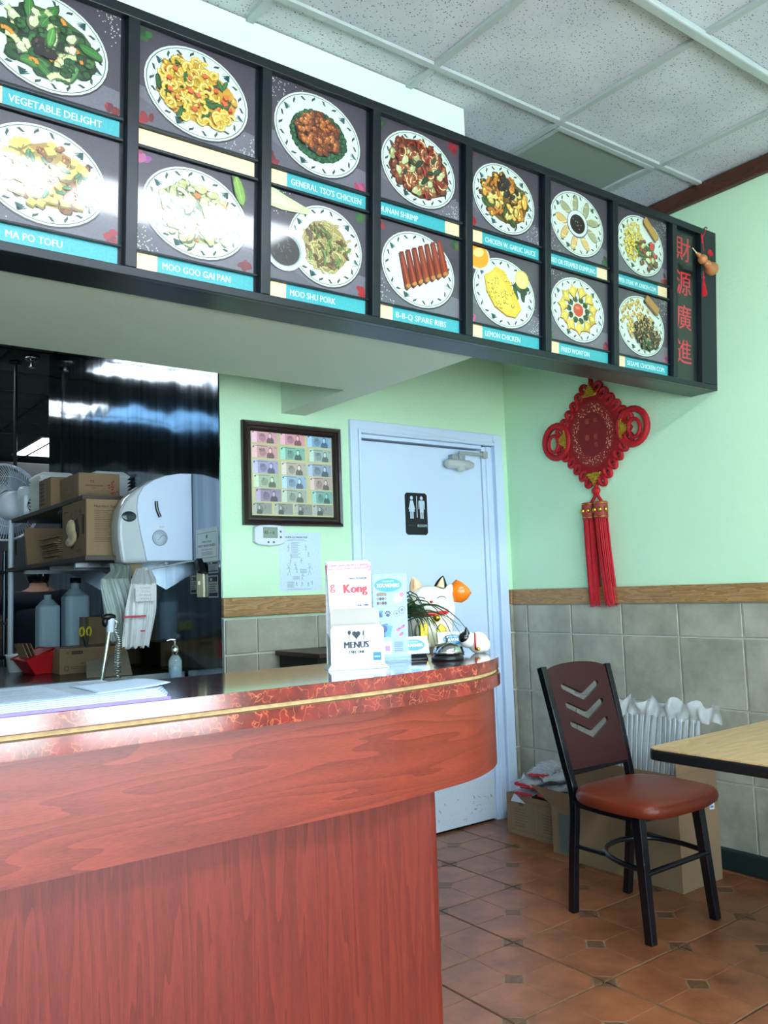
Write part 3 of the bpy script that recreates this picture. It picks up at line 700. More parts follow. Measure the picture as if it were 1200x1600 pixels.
def dish(kind, ph):
    p = Print(PW, ph, (74, 66, 78), (20, 20, 20), .002)
    bgflowers(p, PW, ph, hash_ := sum(map(ord, kind)))
    cx, cz, a, b_ = PW * .5, ph * .5, .157, .124
    first = [True]
    def R(n, f, ka=.62, kb=.60, x=0, z=0):
        if first[0] and kind in BC:
            first[0] = False; p.ell(cx + x, cz + z, a * ka * 1.04, b_ * kb * 1.04, BC[kind], -.12, 22, j=.06)
        scat(int(n * 1.7), cx + x, cz + z, a * ka * 1.08, b_ * kb * 1.08, f)
    BC = {'vegetable': (60, 96, 44), 'tofu': (176, 140, 66), 'cashewshrimp': (212, 160, 50), 'moogoo': (176, 184, 122), 'tso': (70, 52, 24), 'hunan': (96, 46, 26), 'garlic': (120, 92, 36), 'mooshu': (168, 150, 92)}
    if kind == 'vegetable':
        plate(p, cx - .01, cz, a, b_); R(18, floret(p, (34, 84, 38), .026), .68, .64); R(6, leaf(p, (70, 130, 60), .034)); R(6, strip(p, (214, 222, 160), .04, .013)); R(5, strip(p, (238, 150, 50), .02, .009)); R(6, blob(p, (222, 226, 180), .016)); R(7, floret(p, (46, 100, 40), .016)); leaf(p, (96, 160, 76), .04)(cx, cz + .015); R(3, blob(p, (40, 30, 26), .018), .25, .25)
    elif kind == 'tofu':
        plate(p, cx - .01, cz, a, b_); R(30, blob(p, (150, 96, 46), .013), .66, .62); R(42, cube(p, (226, 196, 96), .015), .66, .62); R(14, leaf(p, (52, 110, 60), .012), .6, .5)
    elif kind == 'cashewshrimp':
        plate(p, cx, cz, a, b_); R(20, blob(p, (206, 150, 40), .014), .72, .66); R(10, leaf(p, (46, 96, 40), .022), .7, .62); R(13, cube(p, (226, 96, 44), .011), .7, .64); R(44, shr(p, (240, 196, 60)), .68, .64); R(8, cube(p, (232, 110, 50), .009), .66, .6)
    elif kind == 'moogoo':
        plate(p, cx, cz, a, b_); R(30, blob(p, (206, 216, 160), .018), .7, .64); R(8, leaf(p, (70, 120, 60), .022), .66, .6); R(7, cube(p, (236, 140, 60), .012), .6, .6); R(22, blob(p, (196, 196, 130), .017), .66, .6); R(8, strip(p, (226, 230, 190), .03, .010)); leaf(p, (120, 160, 60), .04)(PW * .86, ph * .86)
    elif kind == 'tso':
        plate(p, cx, cz, a, b_)
        for k in range(30):
            t_ = 2 * PI * k / 30; floret(p, (26, 96, 50), .017)(cx + a * .56 * math.cos(t_), cz - .004 + b_ * .54 * math.sin(t_))
        R(58, blob(p, (118, 56, 22), .015), .46, .44, 0, .004); R(22, blob(p, (176, 96, 36), .011), .44, .42, 0, .004)
    elif kind == 'mooshu':
        plate(p, cx + .03, cz, a * .86, b_); R(60, strip(p, (206, 190, 120), .024, .0055), .5, .6, .03); R(20, strip(p, (110, 84, 54), .02, .006), .45, .5, .03); R(10, strip(p, (116, 150, 80), .02, .006), .5, .5, .03)
        p.poly([(0, ph), (0, ph * .8), (.05, ph * .78), (.14, ph * .8), (.15, ph * .86), (.06, ph * .95), (.02, ph)], (206, 214, 160)); p.poly([(.01, ph * .97), (.01, ph * .83), (.12, ph * .83), (.05, ph * .92)], (224, 230, 184))
        p.ell(.06, .092, .066, .062, (210, 222, 216)); p.ell(.06, .095, .058, .052, (150, 170, 170)); p.ell(.06, .092, .052, .046, (44, 32, 32)); 
        for k in range(12): p.ell(.06 + random.gauss(0, .02), .092 + random.gauss(0, .016), .006, .0016, (96, 88, 88), random.uniform(0, 3), 8)
    elif kind == 'hunan':
        plate(p, cx, cz, a * 1.02, b_); R(42, blob(p, (112, 50, 26), .018), .78, .74); R(12, blob(p, (170, 170, 110), .017), .7, .66); R(16, shr(p, (176, 96, 50), 1.5), .66, .62); R(16, strip(p, (160, 40, 24), .02, .007), .7, .66); R(6, blob(p, (190, 196, 130), .018), .6, .6); R(5, leaf(p, (30, 60, 34), .018), .5, .5)
    elif kind == 'ribs':
        plate(p, cx, cz, a, b_)
        for k in range(7):
            x = cx - .085 + k * .027; z0 = cz - .07 + .012 * k; t_ = .48
            q = [(x, z0 + .115), (x + .018, z0 + .12), (x + .055, z0 + .012), (x + .036, z0 - .006), (x + .026, z0 + .0)]
            p.poly([(u - .003, v - .005) for u, v in q], (50, 14, 8)); p.poly(q, jit((134, 44, 22), 10)); p.poly([(x + .008, z0 + .11), (x + .013, z0 + .108), (x + .045, z0 + .015), (x + .036, z0 + .008)], (176, 76, 40)); p.ell(x + .04, z0 + .008, .011, .007, (196, 130, 60), .5, 9, j=.2)
    elif kind == 'garlic':
        plate(p, cx, cz, a, b_); R(30, blob(p, (110, 84, 34), .016), .7, .66); R(14, leaf(p, (50, 84, 36), .02), .66, .62); R(20, blob(p, (232, 170, 60), .018), .66, .62); R(12, strip(p, (216, 130, 40), .024, .01), .6, .6); R(9, blob(p, (226, 206, 110), .015), .5, .5); R(7, blob(p, (36, 28, 26), .015), .3, .35, .01, .03)
    elif kind == 'lemon':
        plate(p, cx, cz - .006, a, b_)
        p.ell(.045, ph * .88, .06, .05, (220, 226, 210)); p.ell(.045, ph * .885, .054, .044, (244, 170, 40)); p.ell(.05, ph * .93, .026, .016, (250, 226, 140), .3)
        for k in range(9): leaf(p, (34, 66, 40), .028)(cx + .085 + random.gauss(0, .014), cz + .03 + random.gauss(0, .02))
        p.ell(cx + .088, cz + .06, .036, .034, (226, 206, 90)); p.ell(cx + .088, cz + .06, .030, .028, (250, 240, 150))
        for k in range(8): p.line([(cx + .088, cz + .06), (cx + .088 + .028 * math.cos(k * .785), cz + .06 + .026 * math.sin(k * .785))], .002, (226, 206, 90))
        q = [(cx - .10, cz + .045), (cx - .07, cz + .06), (cx - .045, cz + .085), (cx - .0, cz + .075), (cx + .025, cz + .04), (cx + .06, cz - .01), (cx + .085, cz - .05), (cx + .055, cz - .085), (cx + .01, cz - .085), (cx - .05, cz - .06), (cx - .09, cz - .01)]
        p.poly([(u - .002, v - .006) for u, v in q], (150, 110, 20)); p.poly(q, (234, 200, 56)); p.poly([(cx - .085, cz + .04), (cx - .05, cz + .07), (cx + .0, cz + .03), (cx + .05, cz - .05), (cx + .0, cz - .07), (cx - .07, cz - .02)], (246, 220, 84))
        R(26, blob(p, (244, 216, 74), .008), .45, .5, -.01)
    elif kind == 'dumplings':
        plate(p, cx, cz, a, b_)
        for k in range(9):
            t_ = 2 * PI * k / 9 + .3; dumpling(p, cx + a * .60 * math.cos(t_), cz + b_ * .62 * math.sin(t_), t_ + (.3 if k % 2 else -.2), (226, 190, 120) if 3 < k < 8 else (170, 172, 130))
        p.ell(cx, cz, .062, .055, (90, 110, 130)); p.ell(cx, cz + .002, .058, .051, (226, 236, 230)); p.ell(cx, cz, .044, .038, (36, 26, 22))
        for k in range(9): p.ell(cx + random.gauss(0, .012), cz + random.gauss(0, .012), .004, .0015, (150, 160, 140), random.uniform(0, 3), 8)
    elif kind == 'wonton':
        plate(p, cx, cz, a, b_); 
        for k in range(10):
            t_ = 2 * PI * k / 10; floret(p, (40, 84, 36), .015)(cx + a * .34 * math.cos(t_), cz + b_ * .34 * math.sin(t_))
        for k in range(11):
            t_ = 2 * PI * k / 11 + .2; x, z = cx + a * .56 * math.cos(t_), cz + b_ * .58 * math.sin(t_)
            p.poly([(x + .03 * u * math.cos(t_ + q), z + .03 * u * math.sin(t_ + q)) for q, u in ((0, 1.1), (.6, .6), (1.3, 1.1), (2.3, .7), (3.1, 1), (4, .6), (4.9, 1.1), (5.6, .7))], (150, 110, 30)); p.poly([(x + .026 * u * math.cos(t_ + q), z + .003 + .026 * u * math.sin(t_ + q)) for q, u in ((0, 1.1), (.6, .6), (1.3, 1.1), (2.3, .7), (3.1, 1), (4, .6), (4.9, 1.1), (5.6, .7))], jit((226, 196, 70))); p.ell(x, z + .003, .012, .008, (244, 222, 110), t_, 9, j=.2)
        p.ell(cx, cz, .034, .031, (230, 220, 190)); p.ell(cx, cz, .029, .026, (206, 70, 40)); p.ell(cx - .004, cz + .008, .014, .006, (240, 130, 80))
    elif kind == 'pepper':
        plate(p, cx, cz, a, b_); R(46, strip(p, (238, 214, 90), .022, .005), .4, .6, -.045, .01); R(24, blob(p, (236, 206, 70), .011), .3, .5, -.06, -.01)
        R(22, blob(p, (110, 70, 40), .014), .42, .42, .04, -.03); R(6, cube(p, (206, 60, 40), .014), .34, .34, .04, -.005); R(6, leaf(p, (50, 100, 40), .018), .36, .36, .03, -.01); R(4, blob(p, (216, 226, 150), .014), .3, .3, .03, -.03)
        p.line([(cx + .02, cz + .115), (cx + .105, cz + .045)], .042, (130, 90, 34)); p.line([(cx + .02, cz + .118), (cx + .105, cz + .05)], .032, (196, 150, 62))
    elif kind == 'sesame':
        plate(p, cx, cz, a, b_); R(60, blob(p, (214, 176, 84), .010), .6, .66, -.03, .02); R(60, blob(p, (70, 44, 22), .013), .5, .5, .035, -.025); R(60, blob(p, (214, 190, 120), .004, hl=False), .5, .5, .035, -.025); R(5, leaf(p, (30, 80, 36), .016), .4, .3, .05, -.06)
        p.line([(cx + .02, cz + .12), (cx + .105, cz + .07)], .042, (120, 80, 34)); p.line([(cx + .02, cz + .123), (cx + .105, cz + .075)], .032, (180, 130, 60))
    return p
TEAL = (54, 176, 184); CRM = (250, 226, 180)
def label(txt, cream):
    p = Print(PW, .044, TEAL, (20, 20, 20), .002)
    if cream == 'all': p.rect(0, 0, PW, .044, CRM)
    elif cream == 'r': p.rect(PW * .82, 0, PW, .044, CRM)
    else: p.rect(0, 0, PW * .19, .044, CRM)
    if txt: 
        x = PW * .23 if cream == 'l' else .012
        wd = min(len(txt) * .0135, PW * (.72 if cream == 'l' else .76)); p.text(txt, x, .0125, .027, (226, 246, 246), .018, wfit=wd)
    return p
DISH = [('vegetable', 'VEGETABLE DELIGHT', 'l', 'tofu', 'MA PO TOFU', 'l', 'mixed vegetable dish', 'tofu dish'),
        ('cashewshrimp', '', 'all', 'moogoo', 'MOO GOO GAI PAN', 'l', 'shrimp and carrot dish', 'pale chicken and vegetable dish'),
        ('tso', "GENERAL TSO'S CHICKEN", 'l', 'mooshu', 'MOO SHU PORK', 'l', 'dark chicken ringed by broccoli', 'shredded pork with a bowl of dark sauce'),
        ('hunan', 'HUNAN SHRIMP', 'r', 'ribs', 'B-B-Q SPARE RIBS', 'l', 'brown shrimp dish', 'row of spare ribs'),
        ('garlic', 'CHICKEN W. GARLIC SAUCE', 'l', 'lemon', 'LEMON CHICKEN', 'l', 'chicken with dark greens', 'yellow lemon chicken'),
        ('dumplings', 'FRIED OR STEAMED DUMPLING', 'r', 'wonton', 'FRIED WONTON', 'l', 'ring of dumplings around a dark dip', 'fried wontons around a red dip'),
        ('pepper', 'PEPPER STEAK W. ONION COM.', 'r', 'sesame', 'SESAME CHICKEN COM.', 'l', 'pepper steak with egg roll', 'sesame chicken with egg roll')]
U1, L1, U0, L0 = .424, .368, .082, .030
for k in range(-1, 7):
    x = .405 + .4 * k + .0 
    d = DISH[k]
    if k == -1: d = ('ribs', 'B-B-Q SPARE RIBS', 'l', 'lemon', 'LEMON CHICKEN', 'l', 'row of spare ribs', 'lemon chicken')
    x = .8 + .4 * (k - 1)
    for kd, tx, cr, desc, vu, vl, ph in ((d[0], d[1], d[2], d[6], U1, L1, .270), (d[3], d[4], d[5], d[7], U0, L0, PH2)):
        o = dish(kd, ph).build('dish_photo', t, .35, .9); o.matrix_local = BM @ Matrix.Translation((x + .004, D - .003, vu)); o['label'] = 'menu photograph of ' + desc
        o = label(tx, cr).build('label_strip', t, .35, .9); o.matrix_local = BM @ Matrix.Translation((x + .004, D - .003, vl))
    bp('crossbar', x - .0, x + .37, .0745, .081, D - .014); bp('crossbar', x, x + .37, .357, .3655, D - .014); bp('crossbar', x, x + .37, .413, .4225, D - .014)
# character column
p = Print(.19, .66, (14, 30, 30), (10, 10, 10), .002)
for k, ch in enumerate('財源廣進'):
    p.text(ch, .095, .535 - k * .152, .118, (214, 44, 62), .012, align='c')
p.build('character_panel', t, .35, .6).matrix_local = BM @ Matrix.Translation((3.19, D - .003, .03))

# gourd ornament hanging on the board
gz = onY(1099, 358, 2.07); gx = gz.x
t = thing('gourd_ornament', (gx, 2.06, gz.z), 0, 'brown bottle gourd charm with red tassel hanging on the board end', 'ornament')
def loc_(x, y, Y=2.05): q = onY(x, y, Y); return (q.x - gx, Y - 2.06, q.z - gz.z)
MB().tube([(0, .012, 0), (0, -.004, .004), (0, -.01, -.004)], .003, 8).build('hook', M['chrome'], t)
MB().tube([(0, -.008, -.002), loc_(1097, 372), loc_(1100, 392)], .0016, 6).tube([loc_(1096, 366), loc_(1098, 380)], .0036, 8).build('cord', M['redsilk'], t)
b = MB()
q1, q2 = loc_(1098, 405), loc_(1112, 420)
b.ball(q1, .021, 16, 12).ball(q2, .030, 16, 12); b.ball(tuple((a + c) / 2 for a, c in zip(q1, q2)), .018, 12, 8)
b.tube([loc_(1093, 399), loc_(1088, 395)], [.012, .004], 8)
remesh(b.build('gourd_body', M['gourd'], t), .0025)
MB().tube([loc_(1089, 396), loc_(1082, 387)], [.0035, .002], 8).build('stalk', mat('stalk', (196, 180, 150), .6), t)
b = MB()
for k in range(6):
    a = k * PI / 3; c = loc_(1102, 398); b.tube([(c[0] + .012 * math.cos(a) + .006 * math.cos(u), -.035, c[2] + .009 * math.sin(a) + .006 * math.sin(u)) for u in [j * PI / 4 for j in range(8)]], .0018, 6, closed=True)
b.build('red_knot', M['redsilk'], t)
b = MB(); c0 = loc_(1099, 424); c1 = loc_(1099, 434)
b.tube([c0, c1], .0018, 6); b.ball(c1, .006)
for k in range(46):
    a = random.uniform(0, 6.28); r = random.uniform(.003, .013); b.tube([c1, (c1[0] + r * .5 * math.cos(a), c1[1] + r * .5 * math.sin(a), c1[2] - .03), (c1[0] + r * math.cos(a), c1[1] + r * math.sin(a), c1[2] - .078 - random.uniform(0, .006))], .0011, 4)
b.build('tassel', M['redsilk'], t)

# ------------------------------------------------------------------ service counter
ZT = 1.05
t = thing('service_counter', (0, 1.95, 0), 0, 'reddish wood laminate service counter with marbled rim and rounded end', 'counter')
T0 = Vector((0, 1.95, 0))
fr = [(XL, 1.738), (-1.0, 1.738), (0, 1.737), (1.0, 1.735), (1.28, 1.737), (1.388, 1.748), (1.493, 1.763), (1.617, 1.784), (1.721, 1.823), (1.812, 1.878), (1.881, 1.941), (1.932, 2.005), (1.965, 2.07), (1.978, 2.13), (1.965, 2.175), (1.93, 2.195)]
curve = [Vector((p.x, p.y)) for p in catmull([(x, y, 0) for x, y in fr], 5)]
BK = 2.20
def inset(d):
    out = []
    for i, p in enumerate(curve):
        a = curve[max(i - 1, 0)]; c = curve[min(i + 1, len(curve) - 1)]; g = (c - a).normalized(); nrm = Vector((-g.y, g.x)); out.append(p + nrm * d)
    return out
def slabm(d, z0, z1, name, m, parent, bev=0):
    pts = [(p.x, min(p.y, BK - d) - 1.95) for p in inset(d)] + [(XL, BK - d - 1.95)]
    b = MB(); b.prism(pts, z0, z1, smooth=True); return b.build(name, m, parent, bevel=bev)
def band(d, th, z0, z1, name, m, parent, xmax=None, uv=False, out=True):
    """curved strip following the front edge, th thick"""
    A = inset(d); B = inset(d + th)
    if xmax: k = [i for i, p in enumerate(A) if p.x <= xmax]; A = [A[i] for i in k]; B = [B[i] for i in k]
    b = MB(); n = len(A); vs = []
    for p, q in zip(A, B): vs += [(p.x, p.y - 1.95, z0), (p.x, p.y - 1.95, z1), (q.x, q.y - 1.95, z1), (q.x, q.y - 1.95, z0)]
    fs = []
    for i in range(n - 1):
        a = i * 4; c = a + 4
        fs += [(a, c, c + 1, a + 1), (a + 1, c + 1, c + 2, a + 2), (a + 2, c + 2, c + 3, a + 3), (a + 3, c + 3, c, a)]
    b.add(vs, [f for i, f in enumerate(fs) if i % 4 == 0], True)      # front face with its own vertices
    b.add(vs, [f for i, f in enumerate(fs) if i % 4], False); b.add(vs, [(0, 1, 2, 3), tuple(n * 4 - k for k in (1, 2, 3, 4))], False)
    o = b.build(name, m, parent)
    me = o.data; uvl = me.uv_layers.new(name='UVMap'); s_ = [0]
    for i in range(n - 1): s_.append(s_[-1] + (A[i + 1] - A[i]).length)
    for L in me.loops: v = me.vertices[L.vertex_index]; uvl.data[L.index].uv = (s_[(L.vertex_index % (4 * n)) // 4], v.co.z)
    return o
top = slabm(.0015, 1.022, ZT, 'countertop', M['ctop'], t)
band(0, .0014, 1.0175, ZT - .0004, 'edge_band', M['cedge'], t)
slabm(.008, 1.0045, 1.0215, 'edge_groove', M['tan_groove'], t)
band(.003, .02, 1.0155, 1.0176, 'groove_lip', M['groovedark'], t); band(.001, .02, 1.0035, 1.0060, 'groove_lip', M['groovedark'], t)
i_ = .735
band(-.003, .03, .969, 1.0035, 'edge_band', M['cedge'], t)
slabm(.028, .965, 1.0, 'subtop', M['maroon'], t)
fa = band(.018, .02, .732, .969, 'fascia_panel', M['cherry_h'], t)
MB().box((XL, 2.14 - 1.95, .732), (1.9, 2.16 - 1.95, .965)).build('rear_panel', M['cherry_h'], t)
b = MB(); pts = [(XL, -.14), (1.48, -.14), (1.497, -.136), (1.508, -.125), (1.512, -.108), (1.512, .18), (XL, .18)]
b.prism(pts, 0, .80, smooth=False); o = b.build('base_panel', M['cherry_v'], t)
uvl = o.data.uv_layers.new(name='UVMap')
for L in o.data.loops: v = o.data.vertices[L.vertex_index].co; uvl.data[L.index].uv = (v.x + .0 * v.y + max(0, v.y + .14), v.z)
# fine vertical seams where laminate sheets meet
def seam(x, z0, z1, y): MB().box((x - .0008, y - .0006, z0), (x + .0008, y + .002, z1)).build('panel_seam', M['groovedark'], t)
sx = onY(220, 1165, 1.735).x; seam(sx, .969, 1.0035, 1.7385 - 1.95 - .003 + .0); sx2 = onY(200, 1250, 1.755).x; seam(sx2, .7325, .9685, 1.7555 - 1.95)

# ------------------------------------------------------------------ things on the counter
def onC(x, y): return onZ(x, y, ZT)
# menu holder
t = thing('menu_holder', (1.360, 1.955, ZT), math.radians(-23.7), 'white cardboard take-one menu holder on the counter', 'holder')
WH = M['plastic_white']; hw = .075; hd = .062
WB = mat('holder_board', (214, 220, 224), .6, var=.01)
b = MB(); b.hexa([(-hw - .012, -.012, 0), (hw + .012, -.012, 0), (hw + .012, hd + .01, 0), (-hw - .012, hd + .01, 0)], [(-hw, 0, .014), (hw, 0, .014), (hw, hd, .014), (-hw, hd, .014)]); b.build('foot', WB, t, bevel=.002)
p = Print(.15, .108, (216, 224, 228), thick=.003, shape=[(0, 0), (.15, 0), (.15, .098), (.14, .108), (.010, .108), (0, .098)])
NV = (12, 26, 48)
p.text('MENUS', .072, .046, .0255, NV, .07, align='c', wfit=.068); p.text('TAKE ONE', .072, .031, .0115, NV, .07, align='c', wfit=.044)
p.rect(.034, .0345, .046, .0353, (150, 160, 170)); p.rect(.098, .0345, .110, .0353, (150, 160, 170))
p.ell(.0665, .0855, .0065, .0062, NV); p.ell(.0775, .0855, .0065, .0062, NV); p.poly([(.0603, .083), (.0837, .083), (.072, .0695)], NV)
p.rect(.0515, .068, .0535, .084, NV); p.ell(.0525, .088, .0045, .006, NV); p.rect(.0485, .088, .0495, .097, NV); p.rect(.052, .088, .053, .097, NV); p.rect(.0555, .088, .0565, .097, NV)
p.poly([(.0915, .068), (.0935, .068), (.094, .097), (.090, .090), (.0895, .080), (.0915, .080)], NV)
p.rect(.118, .010, .141, .032, (36, 120, 196)); p.rect(.121, .018, .138, .022, (160, 206, 240))
p.build('front_panel', t, .5, loc=(-hw, -.001, .012))
for s_ in (-1, 1):
    pr = [(-.0, .012), (hd, .012), (hd, .10), (0, .085)]
    o = MB().prism([(y, z) for y, z in pr], -.001, .001, axis='x').build('side_panel', WB, t); o.location = (s_ * (hw - .001), 0, 0)
MB().prism([(-.070, .012), (.070, .012), (.070, .155), (.062, .166), (-.062, .166), (-.070, .155)], hd * .42, hd * .42 + .002, axis='y').build('divider_panel', mat('greyboard', (176, 170, 162), .8), t)
# menus standing in the holder
HM = t.matrix_basis if False else (Matrix.Translation((1.360, 1.955, ZT)) @ Matrix.Rotation(math.radians(-23.7), 4, 'Z'))
def menu_print():
    p = Print(.118, .285, (222, 220, 230), thick=.0022)
    PK = (232, 90, 120)
    for k in range(10): p.rect(0, .242 + k * .0022, .118, .2442 + k * .0022 + .001, (244 - k * .6, 240 - k * 9, 246 - k * 6), False)
    p.rect(0, .262, .118, .275, (236, 120, 150)); p.text('HongKongSpringHill.com', .114, .2645, .0125, (255, 250, 252), .015, wfit=.112, align='r', shear=.2)
    p.text('Chinese Restaurant', .112, .232, .0095, (30, 26, 90), .06, wfit=.055, align='r')
    for q in (-.0008, 0, .0008, .0016): p.text('Kong', .110 + q, .194, .036, (196, 22, 40), .03, wfit=.066, align='r')
    p.text('g', .012, .205, .034, (212, 40, 60), .03, align='c')
    p.text('Order Online', .112, .1555, .0095, (30, 26, 90), .06, wfit=.034, align='r')
    p.text('www.HongKongSpringHill.com', .112, .1405, .010, (30, 26, 90), .06, wfit=.082, align='r')
    p.rect(.028, .1375, .112, .138, (90, 80, 160))
    for r in (.012, .018): p.arc(.004, .155, r, -1.3, 1.4, .0006, (200, 120, 130), 9, asp=1.4)
    return p
for k in range(4):
    dy = .050 - k * .0095; tilt = math.radians(-3 - k * .6); dx = -.004 - k * .0016
    m_ = menu_print().build('menu_leaflet', None, .35)
    m_.matrix_world = HM @ Matrix.Translation((-.066 + [-.012, -.007, -.004, .0][k] , dy + .003, .0145)) @ Matrix.Rotation(tilt, 4, 'X') @ Matrix.Rotation(math.radians([1.0, .4, 1.6, -1.2][k]), 4, 'Y')
    if k < 3: tag(m_, ['rearmost folded menu leaning left in the cardboard holder', 'second folded menu from the back of the holder', 'folded menu directly behind the foremost one in the holder'][k], 'menu', 'menus in the cardboard holder')
    else: tag(m_, 'foremost pink and white folded menu standing in the cardboard holder' if k == 3 else 'pink and white folded menu packed behind the foremost one in the holder', 'menu', 'menus in the cardboard holder')
# souvenir flyer in clear stand
q0 = onC(640, 1033); rz = math.radians(-16)
t = thing('flyer_stand', (q0.x - .055 * math.cos(rz), q0.y - .055 * math.sin(rz) + .0, ZT), rz, 'clear upright stand holding a tall light blue souvenirs flyer', 'stand')
MB().box((-.056, -.012, 0), (.056, .04, .004)).box((-.056, -.012, 0), (.056, -.009, .03)).box((-.0575, .008, .0), (.0575, .011, .262)).build('acrylic_stand', M['glassy'], t)
def oval(p, cx, cz, a, b, txt, sub=True, c=(34, 142, 214)):
    p.ell(cx, cz, a, b, c, 0, 30); p.text(txt, cx, cz - b * .30, b * .78, (240, 250, 255), .05, align='c', wfit=a * 1.6)
    if sub: p.text('CUSTOM GIFTS', cx, cz + b * .48, b * .3, (200, 230, 250), .03, align='c', wfit=a * .8)
p = Print(.108, .258, (146, 176, 222), thick=.002)
p.rect(0, 0, .108, .012, (36, 150, 216)); p.text('Something for Everyone', .054, .003, .009, (236, 246, 255), 0, align='c', wfit=.09)
oval(p, .050, .225, .044, .020, 'SOUVENIRS')
for k in range(3):
    for j in range(4): p.ell(.016 + j * .008, .172 + k * .013, .0042, .005, [(70, 60, 56), (150, 120, 96), (40, 40, 48)][(k + j) % 3], n=10)
p.rect(.012, .194, .044, .199, (110, 84, 64)); p.ell(.028, .199, .016, .005, (130, 100, 76))
p.ell(.082, .188, .013, .012, (240, 190, 206), .4, j=.2); p.ell(.076, .180, .010, .009, (232, 236, 248)); p.ell(.092, .196, .007, .007, (236, 110, 150), n=12, j=.3)
for cx, cz, r in ((.092, .150, .011), (.074, .140, .009), (.014, .112, .009)): p.ell(cx, cz, r, r, (60, 84, 160)); p.ell(cx, cz, r * .8, r * .8, (190, 206, 240)); p.ell(cx, cz, r * .5, r * .5, (90, 110, 180))
p.rect(.012, .130, .030, .150, (50, 120, 180)); p.poly([(.014, .132), (.028, .132), (.021, .146)], (20, 40, 80))
for dx, dz, r in ((0, 0, .006), (-.007, .006, .003), (-.003, .010, .003), (.003, .010, .003), (.007, .006, .003)): p.ell(.046 + dx, .136 + dz, r, r * .85, (24, 34, 70), n=12)
p.poly([(.020, .108), (.044, .112), (.052, .078), (.030, .070)], (30, 90, 190)); p.poly([(.036, .108), (.060, .104), (.052, .070), (.034, .076)], (60, 140, 220)); p.ell(.035, .095, .008, .010, (20, 50, 120))
for cx, cz in ((.078, .092), (.092, .100), (.086, .078)): p.ell(cx, cz, .008, .005, (206, 90, 130), .6, j=.2); p.ell(cx + .004, cz + .003, .005, .003, (90, 100, 140), j=.2)
p.rect(.026, .016, .058, .062, (150, 196, 236)); p.rect(.029, .020, .055, .058, (214, 230, 246)); p.rect(.034, .030, .050, .046, (170, 120, 160)); p.rect(.010, .022, .023, .054, (90, 120, 190)); p.rect(.062, .022, .092, .038, (140, 160, 200)); p.rect(.062, .042, .092, .058, (120, 150, 206))
for k in range(6): p.rect(.064, .024 + k * .0055, .090, .0255 + k * .0055, (80, 100, 160), False)
p.build('flyer', t, .3, loc=(-.054, .004, .003))
# business card holders
def cardstand(px, py, rz, lab, blocks=True):
    q = onC(px, py); t = thing('card_holder', (q.x, q.y, ZT), rz, lab, 'card holder')
    MB().prism([(-.02, 0), (.03, 0), (.03, .030), (.012, .030), (-.012, .006), (-.02, .006)], -.042, .042, axis='x').build('tray', M['black'], t, bevel=.002)
    return t
def card(q, rz, lab, dz, tx='SOUVENIRS'):
    p = Print(.10, .055, (206, 226, 238), thick=.004); oval(p, .052, .028, .036, .018, tx); p.rect(.06, .003, .095, .0045, (150, 170, 190)); p.rect(.06, .007, .09, .0082, (150, 170, 190))
    o = p.build('business_cards', None, .3); o.matrix_world = Matrix.Translation((q[0], q[1], ZT + dz)) @ Matrix.Rotation(rz, 4, 'Z') @ Matrix.Rotation(math.radians(-22), 4, 'X') @ Matrix.Translation((-.05, 0, 0))
    return tag(o, lab, 'cards')
t1 = cardstand(646, 1031, math.radians(-22), 'black card holder left of the bell')
card((t1.location.x, t1.location.y - .004), math.radians(-22), 'stack of souvenir business cards in the holder left of the bell', .018)
t2 = cardstand(704, 1021, math.radians(-26), 'black card holder behind the bell')
card((t2.location.x + .012, t2.location.y - .004), math.radians(-26), 'stack of souvenir business cards behind the bell', .018)
# call bell
q = onC(699.5, 1031); t = thing('call_bell', (q.x, q.y, ZT), 0, 'chrome call bell with black base at the counter edge', 'bell')
MB().lathe([(.0, 0), (.048, 0), (.049, .006), (.045, .013), (.036, .017), (0, .018)], 36).build('base', M['black'], t)
MB().lathe([(.040, .0185), (.043, .019), (.0425, .026), (.037, .038), (.026, .047), (.012, .0515), (0, .0525)], 36).build('dome', M['chrome'], t)
MB().lathe([(0, .052), (.004, .052), (.004, .064), (.007, .065), (.007, .069), (.003, .072), (0, .0725)], 16).build('plunger', M['chrome'], t)
